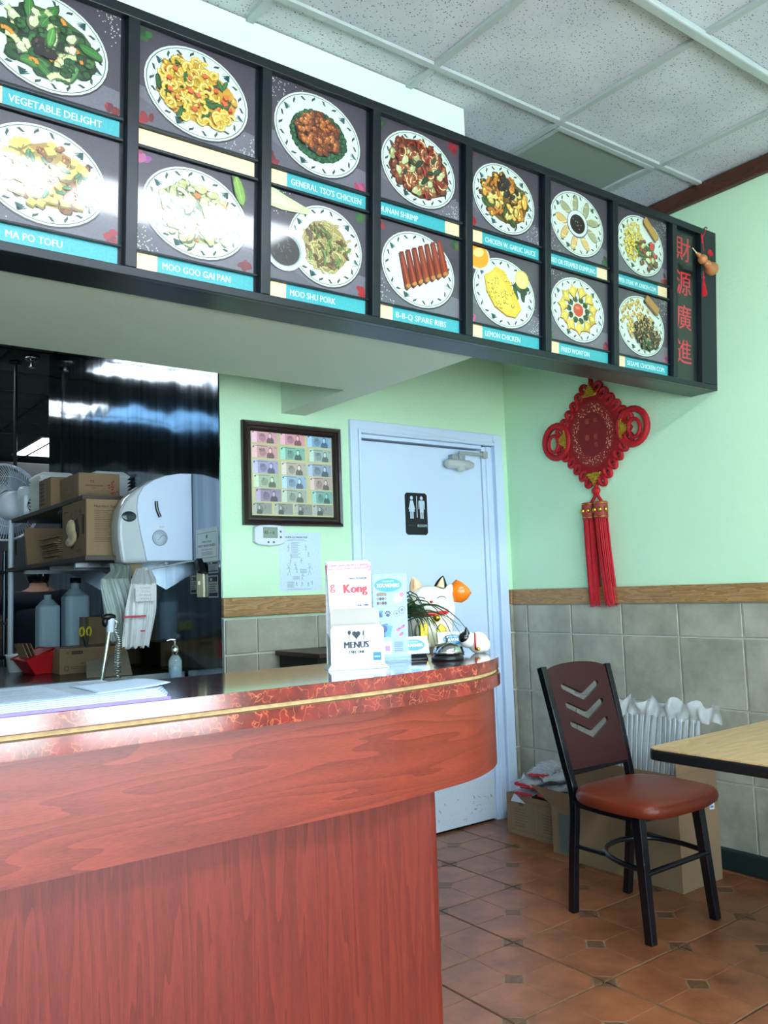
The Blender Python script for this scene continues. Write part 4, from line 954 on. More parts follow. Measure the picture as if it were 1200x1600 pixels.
# lucky cats
def cat_body(parts, name, m, t, vox):
    b = MB()
    for c, r in parts: b.ball(c, r, 20, 14)
    return remesh(b.build(name, m, t), vox)
q = onC(673, 1016)
t = thing('beckoning_cat', (q.x, q.y + .0, ZT), math.radians(-32), 'large white beckoning cat figurine with red collar and orange raised paw', 'figurine'); t.scale = (1.22, 1.22, 1.22)
S = .92
cat_body([((0, 0, .06 * S), (.068, .052, .075)), ((0, .004, .12), (.056, .046, .055)), ((0, -.002, .148 * S), (.062, .05, .048)), ((-.028, -.04, .02), (.028, .026, .02)), ((.028, -.04, .02), (.028, .026, .02)), ((.055, -.012, .115), (.018, .018, .05)), ((.062, -.012, .165), (.017, .017, .022))], 'body', M['catwhite'], t, .0045)
for s_ in (-1, 1):
    MB().lathe([(.021, 0), (.016, .018), (.008, .032), (.001, .040)], 12, Matrix.Translation((s_ * .034, 0, .172)) @ Matrix.Rotation(s_ * .25, 4, 'Y') @ Matrix.Diagonal((1, .5, 1, 1))).build('ear', M['catblack'] if s_ > 0 else M['tan'], t)
    MB().lathe([(.012, 0), (.008, .014), (.001, .028)], 10, Matrix.Translation((s_ * .034, -.008, .178)) @ Matrix.Rotation(s_ * .25, 4, 'Y') @ Matrix.Diagonal((1, .4, 1, 1))).build('inner_ear', M['tan'], t)
    MB().tube([(s_ * .03 + .012 * math.cos(a), -.049, .146 + .006 * math.sin(a)) for a in [PI * k / 6 for k in range(7)]], .0014, 6).build('eye', M['catblack'], t)
MB().lathe([(.008, 0), (.026, .012), (.032, .03), (.030, .052), (.018, .056)], 20, Matrix.Translation((.066, -.006, .140)) @ Matrix.Rotation(.75, 4, 'Y')).build('raised_paw', M['orange'], t)
MB().ball((.052, -.008, .158), (.016, .016, .012)).build('paw_cuff', M['redglaze'], t)
MB().ball((0, -.053, .138), (.005, .004, .004)).build('nose', M['redglaze'], t)
MB().tube([(.053 * math.cos(a), .049 * math.sin(a) - .003, .108 + .003 * math.sin(a)) for a in [2 * PI * k / 24 for k in range(24)]], .006, 8, closed=True).build('collar', M['redglaze'], t)
MB().ball((.012, -.058, .092), .011, 16, 10).build('bell', mat('gold_glaze', (226, 176, 50), .15, 1.0), t)
b = MB(); 
b.prism([(-.038, .022), (-.012, .022), (-.012, .078), (-.038, .078)], -.062, -.054, axis='y'); b.prism([(.010, .022), (.036, .03), (.040, .062), (.022, .080), (.008, .06)], -.060, -.052, axis='y')
b.build('gold_coin', M['gold'], t, bevel=.006)
MB().ball((.0, -.048, .055), (.05, .012, .045)).build('painted_bib', mat('cream_glaze', (226, 222, 186), .2, coat=.5), t)
q = onC(741, 1021)
t = thing('small_cat_figurine', (q.x, q.y, ZT), math.radians(-40), 'small white and black lucky cat figurine lying at the rounded counter end', 'figurine')
cat_body([((.014, .008, .034), (.034, .028, .036)), ((.034, .01, .026), (.020, .024, .026)), ((-.016, -.004, .044), (.030, .026, .026))], 'body', M['catwhite'], t, .003)
MB().ball((-.028, -.006, .052), (.022, .026, .020)).build('black_patch', M['catblack'], t)
for s_ in (-1, 1): MB().lathe([(.011, 0), (.006, .012), (.001, .022)], 10, Matrix.Translation((-.022, s_ * .013 - .004, .064)) @ Matrix.Rotation(s_ * -.3, 4, 'X')).build('ear', M['catblack'], t)
MB().tube([(.004 + .006 * math.sin(a) * 0, .030 * math.cos(a), .038 + .026 * math.sin(a)) for a in [2 * PI * k / 20 for k in range(20)]], .003, 8, closed=True).build('collar', M['redglaze'], t)
MB().ball((.012, -.028, .016), .0065, 12, 8).build('bell', M['gold'], t)
# potted grass plant
q = onC(616, 1024)
t = thing('potted_grass_plant', (q.x, q.y, ZT), 0, 'potted plant with long dark arching grass leaves between flyer and large cat', 'plant')
MB().lathe([(0, 0), (.030, 0), (.034, .022), (.030, .034)], 24).build('glazed_saucer', mat('pot_green', (130, 160, 110), .3), t)
MB().lathe([(0, .034), (.026, .034), (.036, .085), (.038, .09), (.034, .092), (.030, .080), (0, .078)], 24).build('pot', M['terracotta'], t)
for k in range(54):
    a = random.uniform(-1.5, 1.0) if k % 3 else random.uniform(0, 6.28); L = random.uniform(.10, .27); h_ = random.uniform(.04, .19)
    if k < 12: L = random.uniform(.06, .2); h_ = random.uniform(.20, .27)
    x0, y0 = random.gauss(0, .008), random.gauss(0, .008); pts = []
    ca, sa = math.cos(a), math.sin(a)
    for i in range(8):
        u = i / 7; r = L * u; z = .085 + h_ * 4 * u * (.82 - u) * .62 + .04 * u
        if z < .012: z = .012
        pts.append((x0 + r * ca, y0 + r * sa, z))
    MB().tube(pts, [.002, .0026, .0025, .0023, .002, .0016, .0012, .0005], 4).build('leaf', M['green'], t)
# paper stack
A = [onC(-140, 1136), onC(277, 1092), onC(280, 1082), onC(205, 1068), onC(120, 1080), onC(-140, 1108)]
def sheetpile(name, pts, z0, z1, m, n_=1): return MB().prism([(p[0], p[1]) for p in pts], z0, z1).build(name, m)
ce = Vector((.35, 1.9))
fl = [(XL * .0 - .1, 1.741), (.728, 1.741), (.735, 1.80), (.70, 1.95), (.45, 2.03), (-.1, 2.06)]
o = MB().prism(fl, 0, .007).build('purple_folder', M['purple'], bevel=.001); o.location.z = ZT; tag(o, 'purple folder lying flat under the paper stack on the counter', 'folder')
for k in range(5):
    d = .002 * k
    b = MB(); z = .0072 + .0034 * k
    pts = [(-.1, 1.744 + d), (.72 - .004 * k, 1.744 + d * 1.4), (.745 - .003 * k, 1.80), (.69, 1.99), (.45 - .006 * k, 2.05), (-.1, 2.08)]
    b.prism(pts, z, z + .0028); o = b.build('paper_sheets', M['papers']); o.location.z = ZT
    tag(o, ['lowest printed paper bundle in the counter stack', 'second printed paper bundle from the bottom of the counter stack', 'middle printed paper bundle in the counter stack', 'printed paper bundle just under the top newspaper', ''][k] or 'printed paper bundle directly beneath the top page of the stack', 'papers', 'papers stacked on the counter')
p = Print(.78, .30, (178, 194, 214), thick=.0008, step=1e-5)
for c_ in range(5):
    for r_ in range(26):
        if random.random() < .82: p.rect(.02 + c_ * .155, .285 - r_ * .0105, .02 + c_ * .155 + random.uniform(.07, .14), .2885 - r_ * .0105, random.choice([(96, 104, 120), (116, 124, 138), (128, 116, 122)]), False)
p.text('FINAL DEADLINES', .3, .268, .02, (120, 126, 140), .01)
o = p.build('printed_page', None, .7); o.matrix_world = Matrix.Translation((-.1, 1.750, ZT + .0258)) @ Matrix.Rotation(-PI / 2, 4, 'X')
tag(o, 'top newspaper page covered in small print on the counter stack', 'paper')
# curled corner page
b = MB()
def cf(u, v): 
    x = .58 + .165 * u; y = 1.752 + .20 * v + .03 * u; z = .0268 + .010 * max(0, u - .6) ** 2 * 3 * (1 - v) - .0012 * (1 - u) ** 4 + .002 * math.sin(3 * v)
    return (x, y, ZT + z)
b.grid(cf, 10, 8); o = b.build('curled_page', M['papers'], solid=.0006); tag(o, 'curled white page corner sticking out of the paper stack', 'paper')

# ------------------------------------------------------------------ wall things
# framed banknotes
fx0, fx1, fz0, fz1 = 1.802, 2.340, 1.578, 2.061
t = thing('picture_frame', (fx0, YB - .002, fz0), 0, 'dark wooden frame holding rows of foreign banknotes on the green wall', 'picture')
FWd, FHt = fx1 - fx0, fz1 - fz0
def molding(w0, w1, y0, y1):
    vs = []; fs = []
    for (i, y) in ((w0, y0), (w1, y1)):
        vs += [(i, y, i), (FWd - i, y, i), (FWd - i, y, FHt - i), (i, y, FHt - i)]
    for k in range(4): fs.append((k, (k + 1) % 4, (k + 1) % 4 + 4, k + 4))
    return vs, fs
b = MB()
prof = [(0, 0), (0, -.022), (.008, -.032), (.020, -.028), (.024, -.020), (.034, -.020), (.042, -.010), (.046, -.010), (.046, 0)]
for (a, ya), (c, yc) in zip(prof, prof[1:]): vs, fs = molding(a, c, ya, yc); b.add(vs, fs, False)
b.build('frame', M['frame'], t)
MB().box((.02, -.006, .02), (FWd - .02, -.001, FHt - .02)).build('backing_sheet', mat('mat_board', (206, 200, 150), .6), t)
def banknote(w_, h_, c, num, x, z, side=1):
    c = tuple(v * .6 + 92 for v in c); p = Print(w_, h_, c, thick=.0006); d = tuple(v * .62 for v in c); l = tuple(min(255, v * 1.16 + 12) for v in c)
    p.rect(0, 0, w_ * .2, h_, l); p.rect(w_ * .08, h_ * .9, w_ * .6, h_ * .94, d)
    p.ell(w_ * .42, h_ * .42, w_ * .14, h_ * .32, tuple(v * .85 for v in c), n=14, j=.1)
    cx = w_ * (.72 if side > 0 else .35)
    p.ell(cx, h_ * .12, w_ * .15, h_ * .38, d, n=14); p.ell(cx, h_ * .60, w_ * .075, h_ * .25, d, n=14); p.ell(cx - .001, h_ * .58, w_ * .055, h_ * .19, l, n=12)
    p.text(num, w_ * (.38 if side > 0 else .66), h_ * .5, h_ * .36, d, .03, align='c'); p.text(num, w_ * .97, h_ * .78, h_ * .16, d, 0, align='r')
    p.ell(w_ * .06, h_ * .84, w_ * .035, h_ * .08, d, n=8)
    p.build('banknote', t, .35, loc=(x, -.0072, z))
PK_, BL_, GN_, BR_, VI_, GY_ = (226, 130, 150), (120, 160, 200), (110, 170, 140), (180, 160, 140), (140, 130, 190), (120, 120, 112)
rowsn = [(.385, [(.052, PK_, '100'), (.202, (228, 120, 140), '100'), (.352, (90, 150, 200), '50')]), (.315, [(.052, (214, 130, 130), '400'), (.202, (90, 166, 140), '50'), (.362, (130, 166, 150), '100')]),
         (.243, [(.054, VI_, '50'), (.206, BR_, '20'), (.350, (110, 130, 160), '50')]), (.178, [(.058, (150, 176, 130), '1'), (.206, BL_, '10'), (.362, (170, 130, 120), '1')]), (.112, [(.066, (120, 90, 130), '5'), (.206, (140, 150, 130), '2'), (.372, (70, 140, 130), '2')])]
for z, L in rowsn:
    for x, c, nm in L: banknote(.135 if x < .35 else .485 - x + .002, .060, c, nm, x, z)
for x in (.052, .165, .272, .375): banknote(.098 if x < .37 else .112, .052, (104, 104, 96), '1', x, .053, -1)
# thermostat
t = thing('thermostat', (1.853, YB, 1.487), 0, 'white wall thermostat with grey screen below the banknote frame', 'thermostat')
b = MB(); w_, h_ = .158, .092
pts = [(.0, .012), (.02, .002), (w_ / 2, -.004), (w_ - .02, .002), (w_, .012), (w_, h_ - .012), (w_ - .02, h_ - .002), (w_ / 2, h_ + .004), (.02, h_ - .002), (0, h_ - .012)]
b.prism(pts, -.026, 0, axis='y'); b.build('casing', M['plastic_white'], t, bevel=.005)
p = Print(.075, .05, (120, 138, 128), thick=.001); p.rect(.003, .003, .072, .047, (136, 152, 140)); p.text('85', .006, .018, .022, (50, 66, 60), .01); p.text('6', .05, .018, .022, (60, 76, 70), .01); p.rect(.03, .022, .045, .024, (80, 96, 90))
p.build('screen', t, .2, loc=(.042, -.0268, .032))
for x, z in ((.133, .062), (.133, .036), (.068, .013), (.096, .013)): MB().tube([(x, -.0262, z), (x, -.0285, z)], .005, 12).build('button', M['greytape'], t)
# choking first aid poster
p = Print(.228, .276, (206, 226, 238), thick=.0006)
INK = (92, 108, 140)
p.text('HEIMLICH MANEUVER', .036, .249, .0125, (46, 56, 84), .03, wfit=.12); p.rect(.05, .243, .14, .2445, INK); p.rect(.045, .237, .15, .2382, INK)
for r_ in range(16): p.rect(.066, .228 - r_ * .0048, .066 + random.uniform(.03, .05), .2295 - r_ * .0048, (130, 146, 176), False)
def figure(x, z, s_, lean=0):
    p.arc(x, z + s_ * .8, s_ * .12, 0, 6.3, .001, INK, 8); p.line([(x, z + s_ * .7), (x + lean, z + s_ * .35), (x - s_ * .12, z)], .0014, INK); p.line([(x + lean, z + s_ * .35), (x + s_ * .14, z)], .0012, INK); p.line([(x, z + s_ * .62), (x + s_ * .24, z + s_ * .45)], .0012, INK); p.line([(x, z + s_ * .62), (x - s_ * .2, z + s_ * .5)], .0012, INK)
for x, z, s_ in ((.05, .185, .035), (.062, .15, .03), (.145, .19, .03), (.16, .16, .028), (.05, .075, .06), (.085, .10, .04), (.092, .085, .03), (.165, .075, .06), (.12, .13, .025), (.06, .13, .02), (.125, .05, .04), (.09, .025, .02), (.12, .025, .02), (.155, .022, .02), (.175, .028, .02)): figure(x, z, s_, random.uniform(-.004, .004))
for a in ((.11, .085, .148, .108), (.07, .055, .108, .072), (.04, .018, .076, .048)):
    for k in range(int((a[3] - a[1]) / .0042)): p.rect(a[0], a[1] + k * .0042, a[2], a[1] + k * .0042 + .0018, (140, 156, 184), False)
p.rect(.04, .008, .17, .0098, (130, 146, 176))
o = p.build('first_aid_poster', None, .6, loc=(1.990, YB - .0008, 1.272)); tag(o, 'white choking first aid poster with line drawings below the thermostat', 'poster')

# red endless-knot hanging on the right wall
KC = Vector((XR, 2.830, 2.025))
t = thing('knot_hanging', (XR, 2.830, 2.025), -PI / 2, 'large red Chinese knot wall hanging with gold corners and two tassels', 'wall hanging')
# local frame: x along the wall (towards the camera), y into the wall, z up
A_ = .175
def diam(s_, n_=10):
    return [(s_, 0), (0, s_), (-s_, 0), (0, -s_)]
b = MB(); pts = []
for k in range(4):
    a0 = PI / 2 * k
    for u in np.linspace(-.5, .5, 9):
        ang = a0 + u * PI / 2 + 0; r = .246 / (abs(math.cos(ang)) + abs(math.sin(ang))) ** .9; pts.append((r * math.cos(ang), r * math.sin(ang)))
seen = [pts[0]]
for q in pts[1:]:
    if math.hypot(q[0] - seen[-1][0], q[1] - seen[-1][1]) > 1e-4: seen.append(q)
b.prism([(x, z * 1.12) for x, z in seen[:-1]], -.022, -.004, axis='y'); b.build('velvet_panel', M['velvet'], t, bevel=.006)
b = MB(); b.lathe([(0, -.006), (.108, -.006), (.112, -.003), (.112, 0)], 40, Matrix.Translation((0, -.0225, 0)) @ Matrix.Rotation(-PI / 2, 4, 'X') @ Matrix.Diagonal((1, 1.18, -1, 1)))
# ring of pale cut motifs printed on the disc
p = Print(.3, .34, (140, 8, 18), thick=.0015, shape=[(.15 + .148 * math.cos(2 * PI * k / 40), .17 + .168 * math.sin(2 * PI * k / 40)) for k in range(40)])
p.ell(.15, .17, .098, .112, (124, 4, 14), n=40)
cl = [(226, 176, 140), (206, 130, 100), (236, 206, 150)]
p.L += 1
for k in range(250):
    a = random.uniform(0, 6.283); r = random.uniform(.72, 1.0); x, z = .15 + .138 * r * math.cos(a), .17 + .158 * r * math.sin(a); s_ = random.uniform(.002, .0055); q = random.uniform(0, 3)
    p.poly([(x + s_ * math.cos(q + j * 2.09), z + s_ * math.sin(q + j * 2.09)) for j in range(3)], random.choice(cl), False)
for (x, z, ch, sz) in ((.118, .235, '福', .03), (.175, .235, '如', .026), (.115, .150, '春', .034), (.172, .150, '意', .030), (.174, .112, '吉', .026)): p.text(ch, x, z - .005, sz, (184, 84, 60), 0, align='c')
p.build('round_panel', t, .6, loc=(-.144, -.0235, -.173)).scale = (.96, 1, 1.02)
CR = .0125
def loop_at(x, z, dx, dz, L=.052, W=.020, r=CR):
    d = math.hypot(dx, dz); dx, dz = dx / d, dz / d; nx, nz = -dz, dx; P = []
    for k in range(16):
        a = 2 * PI * k / 16; u = L * .5 + L * .5 * math.cos(a); v = W * math.sin(a); P.append((x + dx * u + nx * v, -.014 - .003 * math.sin(2 * a), z + dz * u + nz * v))
    return MB().tube(P, r, 8, closed=True)
E1 = .262
for sx, sz in ((1, 1), (1, -1), (-1, 1), (-1, -1)):
    for k in range(6):
        u = .11 + k * .155; x = sx * E1 * u * .97; z = sz * E1 * (1 - u) * .97
        ox, oz = (sx, sz)
        lp = loop_at(x * .90, z * 1.0, ox, oz, .050, .0175, .0112); lp.build('cord_loop', M['red'], t)
for s_ in (-1, 1):       # big side loops
    P = []
    for k in range(24):
        a = 2 * PI * k / 24; P.append((s_ * (.245 + .085 * math.cos(a)), -.016, .0 + .088 * math.sin(a)))
    MB().tube(P, .0165, 10, closed=True).build('side_loop', M['red'], t)
    P = [(s_ * (.262 + .035 * math.cos(a)), -.026, -.01 + .045 * math.sin(a)) for a in [2 * PI * k / 18 for k in range(18)]]
    MB().tube(P, .010, 8, closed=True).build('side_loop', M['red'], t)
def filigree(cx, cz, ang):
    b = MB(); R_ = Matrix.Translation((cx, -.030, cz)) @ Matrix.Rotation(ang, 4, 'Y')
    rnd = random.Random(int(ang * 100) + 3)
    for row in range(5):
        for k in range(row * 2 + 1):
            x = (k - row) * .0085; z = .034 - row * .0135
            P = [R_ @ Vector((x + .006 * math.cos(a), rnd.uniform(-.002, .002), z + .006 * math.sin(a))) for a in [2 * PI * j / 7 for j in range(7)]]
            b.tube(P, .0022, 5, closed=True)
    for s_ in (-1, 1):
        P = [R_ @ Vector((s_ * (.042 + .010 * u * math.cos(4 * u * 1.5)), 0, -.022 - .010 * u * math.sin(4 * u * 1.5))) for u in [j / 9 for j in range(10)]]
        b.tube(P, .003, 6)
    b.build('gold_filigree', M['gold'], t)
filigree(0, .225, 0); filigree(.20, .0, PI / 2); filigree(-.20, 0, -PI / 2); filigree(0, -.225, PI)
MB().tube([(0, -.012, .33), (0, -.012, .22)], .012, 8).tube([(-.02, -.014, .235), (0, -.014, .29), (.02, -.014, .235)], .009, 8).build('hanging_cord', M['red'], t)
b = MB(); b.tube([(0, -.014, -.26), (0, -.016, -.285)], .012, 8); b.ball((0, -.018, -.292), (.026, .02, .020)); b.tube([(-.004, -.018, -.30), (-.012, -.018, -.325), (-.036, -.018, -.352)], .009, 8); b.tube([(.004, -.018, -.30), (.014, -.018, -.325), (.034, -.018, -.352)], .009, 8)
remesh(b.build('knotted_cord', M['red'], t), .004)
tz0 = -.352
for s_, x in ((-1, -.038), (1, .038)):
    b = MB(); 
    c = bpy.data.objects.new('tassel', None); C.objects.link(c); c.parent = t; c.location = (x, -.036, tz0)
    MB().lathe([(0, .0), (.034, 0), (.036, -.004), (.036, -.082), (.033, -.086), (0, -.086)], 24).build('tassel_cap', mat('brocade', (150, 50, 44), .5, var=.35, scale=90), c)
    b = MB()
    for zz in (-.008, -.076): b.tube([(.0368 * math.cos(a), .0368 * math.sin(a), zz) for a in [2 * PI * k / 24 for k in range(24)]], .0022, 5, closed=True)
    for a in (-.2, -1.0, -1.9, -2.7):
        b.ball((.036 * math.cos(a), .036 * math.sin(a), -.042), (.011, .011, .014), 8, 6)
    b.build('gold_trim', M['gold'], c)
    b = MB()
    for k in range(150):
        a = random.uniform(0, 6.283); r = .032 * math.sqrt(random.random()); L = .425 + random.uniform(-.02, .025) ; sw = .022 + .012 * s_
        P = [(r * math.cos(a), r * math.sin(a), -.084), (r * 1.02 * math.cos(a) + sw * .3, r * math.sin(a), -.084 - L * .4), (r * .98 * math.cos(a) + sw + random.gauss(0, .003), r * math.sin(a) * .9, -.084 - L)]
        b.tube(P, .0017, 4, cap=False)
    o = b.build('fringe', M['redsilk'], c); o['kind'] = 'stuff'

# ------------------------------------------------------------------ dining chair
t = thing('dining_chair', (2.76, 2.13, 0), 0, 'dining chair with black metal frame, maroon chevron-cut back and rust vinyl seat', 'chair')
cc = Vector((2.76, 2.13, 0)); L_ = lambda x, y, z: (x - cc.x, y - cc.y, z)
BLK = mat('chair_frame', (10, 12, 18), .28, var=.1, coat=.3)
posts = [[(2.603, 2.335, 0), (2.600, 2.318, .2), (2.598, 2.298, .43), (2.592, 2.325, .56), (2.588, 2.365, .72), (2.592, 2.43, .93)], [(2.925, 2.328, 0), (2.935, 2.312, .2), (2.945, 2.298, .43), (2.957, 2.325, .56), (2.968, 2.365, .72), (2.985, 2.425, .915)]]
postc = []
for P in posts:
    Q = catmull(P, 4); postc.append(Q)
    MB().tube([L_(*q) for q in Q], .021, 4, sq=True).build('rear_leg', BLK, t, bevel=.003)
for x1, x0, y1, y0 in ((2.566, 2.575, 1.954, 1.985), (2.936, 2.925, 1.94, 1.98)):
    MB().tube([L_(x1, y1, 0), L_(x0, y0, .425)], [.0225, .026], 4, sq=True).build('front_leg', BLK, t, bevel=.003)
# seat frame
Zs = .418
ringp = [(2.575, 1.985), (2.76, 1.965), (2.925, 1.98), (2.945, 2.14), (2.945, 2.298), (2.77, 2.305), (2.598, 2.298), (2.58, 2.14)]
MB().tube([L_(x, y, Zs) for x, y in ringp], .016, 4, closed=True, sq=True).build('seat_frame', BLK, t)
hoop = [(2.585, 1.965), (2.75, 1.955), (2.915, 1.965)]
MB().tube([L_(2.572, 1.962, .235), L_(2.932, 1.952, .24)], .0105, 8).build('stretcher', BLK, t)
P = catmull([(2.575, 1.975, .245), (2.57, 2.06, .25), (2.605, 2.16, .255), (2.69, 2.225, .255), (2.80, 2.235, .255), (2.89, 2.18, .255), (2.93, 2.08, .25), (2.93, 1.975, .245)], 4)
MB().tube([L_(*q) for q in P], .0105, 8).build('stretcher', BLK, t)
MB().tube([L_(2.60, 2.31, .255), L_(2.6, 2.16, .255)], .009, 8).tube([L_(2.94, 2.31, .255), L_(2.92, 2.13, .255)], .009, 8).build('side_brace', BLK, t)
# seat pad
b = MB()
out = catmull([(2.545, 1.93, 0), (2.62, 1.888, 0), (2.76, 1.875, 0), (2.90, 1.888, 0), (2.975, 1.93, 0), (2.992, 2.06, 0), (2.965, 2.24, 0), (2.88, 2.295, 0), (2.76, 2.30, 0), (2.64, 2.295, 0), (2.555, 2.24, 0), (2.53, 2.06, 0)], 5, True)
ctr = Vector((2.76, 2.09, 0)); layers = [(.95, .430), (1.0, .440), (1.012, .455), (1.0, .470), (.96, .481), (.85, .489), (.6, .494), (.3, .496), (.001, .497)]
n = len(out); vs = []
for s_, z in layers: vs += [L_(ctr.x + (q.x - ctr.x) * s_, ctr.y + (q.y - ctr.y) * s_, z) for q in out]
fs = [(i * n + k, i * n + (k + 1) % n, (i + 1) * n + (k + 1) % n, (i + 1) * n + k) for i in range(len(layers) - 1) for k in range(n)]
b.add(vs, fs, True); b.add(vs, [tuple(range(n))[::-1]], False); b.build('seat', M['vinyl'], t)
MB().box((-.19, -.18, .424), (.19, .155, .4315)).build('seat_board', M['black'], t)
# backrest panel with three chevron cut-outs, built as strips between the holes (boolean free: polygon with holes via bmesh)
def back_mesh():
    Wb, Hb = .356, .415
    N = 60; Mz = 90
    def inside(u, v):
        for k in range(3):
            cz = .315 - k * .078
            x = u; zc = cz + .030 * abs(x) / .075 - .004
            if abs(x) < .080 and abs(v - zc) < .0125: 
                if abs(x) > .068 and math.hypot(abs(x) - .068, v - zc) > .0125: return True if abs(x) < .068 else math.hypot(abs(x) - .068, v - zc) < .0125
                return True
        return False
    cu = bpy.data.curves.new('c', 'CURVE'); cu.dimensions = '2D'; cu.fill_mode = 'BOTH'; cu.extrude = .0065
    def spl(pts):
        s_ = cu.splines.new('POLY'); s_.points.add(len(pts) - 1)
        for q, (x, z) in zip(s_.points, pts): q.co = (x, z, 0, 1)
        s_.use_cyclic_u = True
    topc = [(Wb / 2 * math.cos(a) * 1.0, Hb - .03 + .035 * math.sin(a)) for a in [PI * k / 16 for k in range(17)]]
    spl([(-Wb / 2 + .006, 0), (Wb / 2 - .006, 0)] + topc)
    for k in range(3):
        cz = Hb - .135 - k * .076; q = .011
        Pp = []
        for x, z in ((-.078, .036), (0, 0), (.078, .036)): Pp.append((x, cz + z))
        up = [(-.096, cz + .042 + .013), (0, cz + .010), (.096, cz + .042 + .013)]; dn = [(.103, cz + .042 - .011), (0, cz - .022), (-.103, cz + .042 - .011)]
        ends = [(  .103 + .010 * math.cos(a), cz + .044 + .012 * math.sin(a)) for a in [PI / 2 - PI * j / 5 for j in range(1, 5)]]
        endl = [(-.103 - .010 * math.cos(a), cz + .044 + .012 * math.sin(a)) for a in [-PI / 2 + PI * j / 5 for j in range(1, 5)]]
        spl(up + ends + dn + endl)
    ob = bpy.data.objects.new('c', cu); C.objects.link(ob); me = bpy.data.meshes.new_from_object(ob.evaluated_get(bpy.context.evaluated_depsgraph_get())); bpy.data.objects.remove(ob)
    return me, Wb, Hb
me, Wb, Hb = back_mesh(); me.materials.clear(); me.materials.append(M['maroon'])
o = bpy.data.objects.new('backrest', me); C.objects.link(o); o.parent = t
pb = Vector(((2.592 + 2.955) / 2, 2.310, .535)); pt = Vector(((2.592 + 2.985) / 2, 2.424, .925))
up = (pt - pb).normalized(); xx = Vector((1, -.01, -.0)).normalized(); nn = xx.cross(up).normalized()
o.matrix_local = Matrix.Translation(pb - cc) @ Matrix((xx, up, nn)).transposed().to_4x4()
MB().tube([L_(2.598, 2.312, .528), L_(2.953, 2.312, .532)], .012, 4, sq=True).build('back_rail', BLK, t)
p = Print(.022, .034, (226, 232, 240), thick=.001); p.rect(.003, .022, .016, .024, (120, 130, 160)); p.rect(.003, .014, .018, .016, (120, 130, 160)); p.rect(.003, .006, .018, .012, (90, 100, 130))
q = onY(1105, 1257, 1.965); p.build('paper_tag', t, .6, loc=L_(q.x, 1.955, q.z - .017), rot=(0, 0, -.3))

# ------------------------------------------------------------------ table
t = thing('dining_table', (2.85, 1.28, 0), 0, 'dining table with light wood laminate top and black edge', 'table')
x0, x1, y0, y1 = 2.245 - 2.85, 3.45 - 2.85, .90 - 1.28, 1.690 - 1.28
def rrect(x0, x1, y0, y1, r, n=6):
    P = []
    for cx, cy, a in ((x1 - r, y1 - r, 0), (x0 + r, y1 - r, PI / 2), (x0 + r, y0 + r, PI), (x1 - r, y0 + r, 1.5 * PI)):
        P += [(cx + r * math.cos(a + PI / 2 * k / n), cy + r * math.sin(a + PI / 2 * k / n)) for k in range(n + 1)]
    return P
MB().prism(rrect(x0 + .004, x1 - .004, y0 + .004, y1 - .004, .03), .7485, .7525).build('tabletop', M['tabletop'], t)
MB().prism(rrect(x0, x1, y0, y1, .034), .715, .7485, smooth=False).build('edge_band', M['black'], t, bevel=.006)
MB().tube([(0, 0, .03), (0, 0, .715)], .038, 20).box((-.2, -.03, .70), (.2, .03, .7155)).build('pedestal', M['black'], t)
MB().box((-.28, -.035, 0), (.28, .035, .035)).box((-.035, -.28, 0), (.035, .28, .035)).build('base', M['black'], t, bevel=.01)
o = MB().box((0, 0, 0), (.05, .0012, .012)).build('black_strap', M['black'])
o.location = onX(1097, 1283, XR - .32); bpy.data.objects.remove(o)

# ------------------------------------------------------------------ cartons by the right wall
def carton(name, x0, x1, y0, y1, h, th=.006, parent=None):
    b = MB(); b.box((x0, y0, 0), (x1, y0 + th, h)).box((x0, y1 - th, 0), (x1, y1, h)).box((x0, y0 + th, 0), (x0 + th, y1 - th, h)).box((x1 - th, y0 + th, 0), (x1, y1 - th, h)).box((x0 + th, y0 + th, 0), (x1 - th, y1 - th, th))
    return b.build('box_body', M['cartons'], parent, bevel=.0015)
t = thing('cardboard_box', (3.21, 2.44, 0), 0, 'large open brown cardboard box behind the chair holding an inflated plastic cushion', 'box')
bx0, bx1, by0, by1, bh = 3.068 - 3.21, 3.35 - 3.21, 2.165 - 2.44, 2.715 - 2.44, .467
carton('b', bx0, bx1, by0, by1, bh, parent=t)
# standing near flap, side flap folded out
b = MB(); b.hexa([(bx0 + .004, by0, bh + .001), (bx1 - .002, by0, bh + .001), (bx1 - .002, by0 + .004, bh + .001), (bx0 + .004, by0 + .004, bh + .001)], [(bx0 + .01, by0 + .012, bh + .135), (bx1 + .0, by0 + .012, bh + .135), (bx1 + .0, by0 + .016, bh + .135), (bx0 + .01, by0 + .016, bh + .135)]); b.build('flap', M['cartons'], t)
p = Print(.10, .045, (132, 106, 78), thick=.0004)
for k in range(3):
    p.rect(.002 + k * .032, .006, .026 + k * .032, .034, (44, 34, 28)); p.rect(.005 + k * .032, .009, .023 + k * .032, .031, (132, 106, 78)); p.poly([(.009 + k * .032, .012), (.019 + k * .032, .012), (.014 + k * .032, .028)], (44, 34, 28))
q = onY(1088, 1243, 2.165); p.build('printed_symbols', t, .85, loc=(q.x - 3.21, by0 - .0006, q.z))
p = Print(.03, .02, (132, 106, 78), thick=.0004); p.ell(.015, .01, .012, .006, (44, 34, 28), j=.3); p.build('printed_symbols', t, .85, loc=(onY(1100, 1370, 2.165).x - 3.21, by0 - .0006, onY(1100, 1370, 2.165).z))
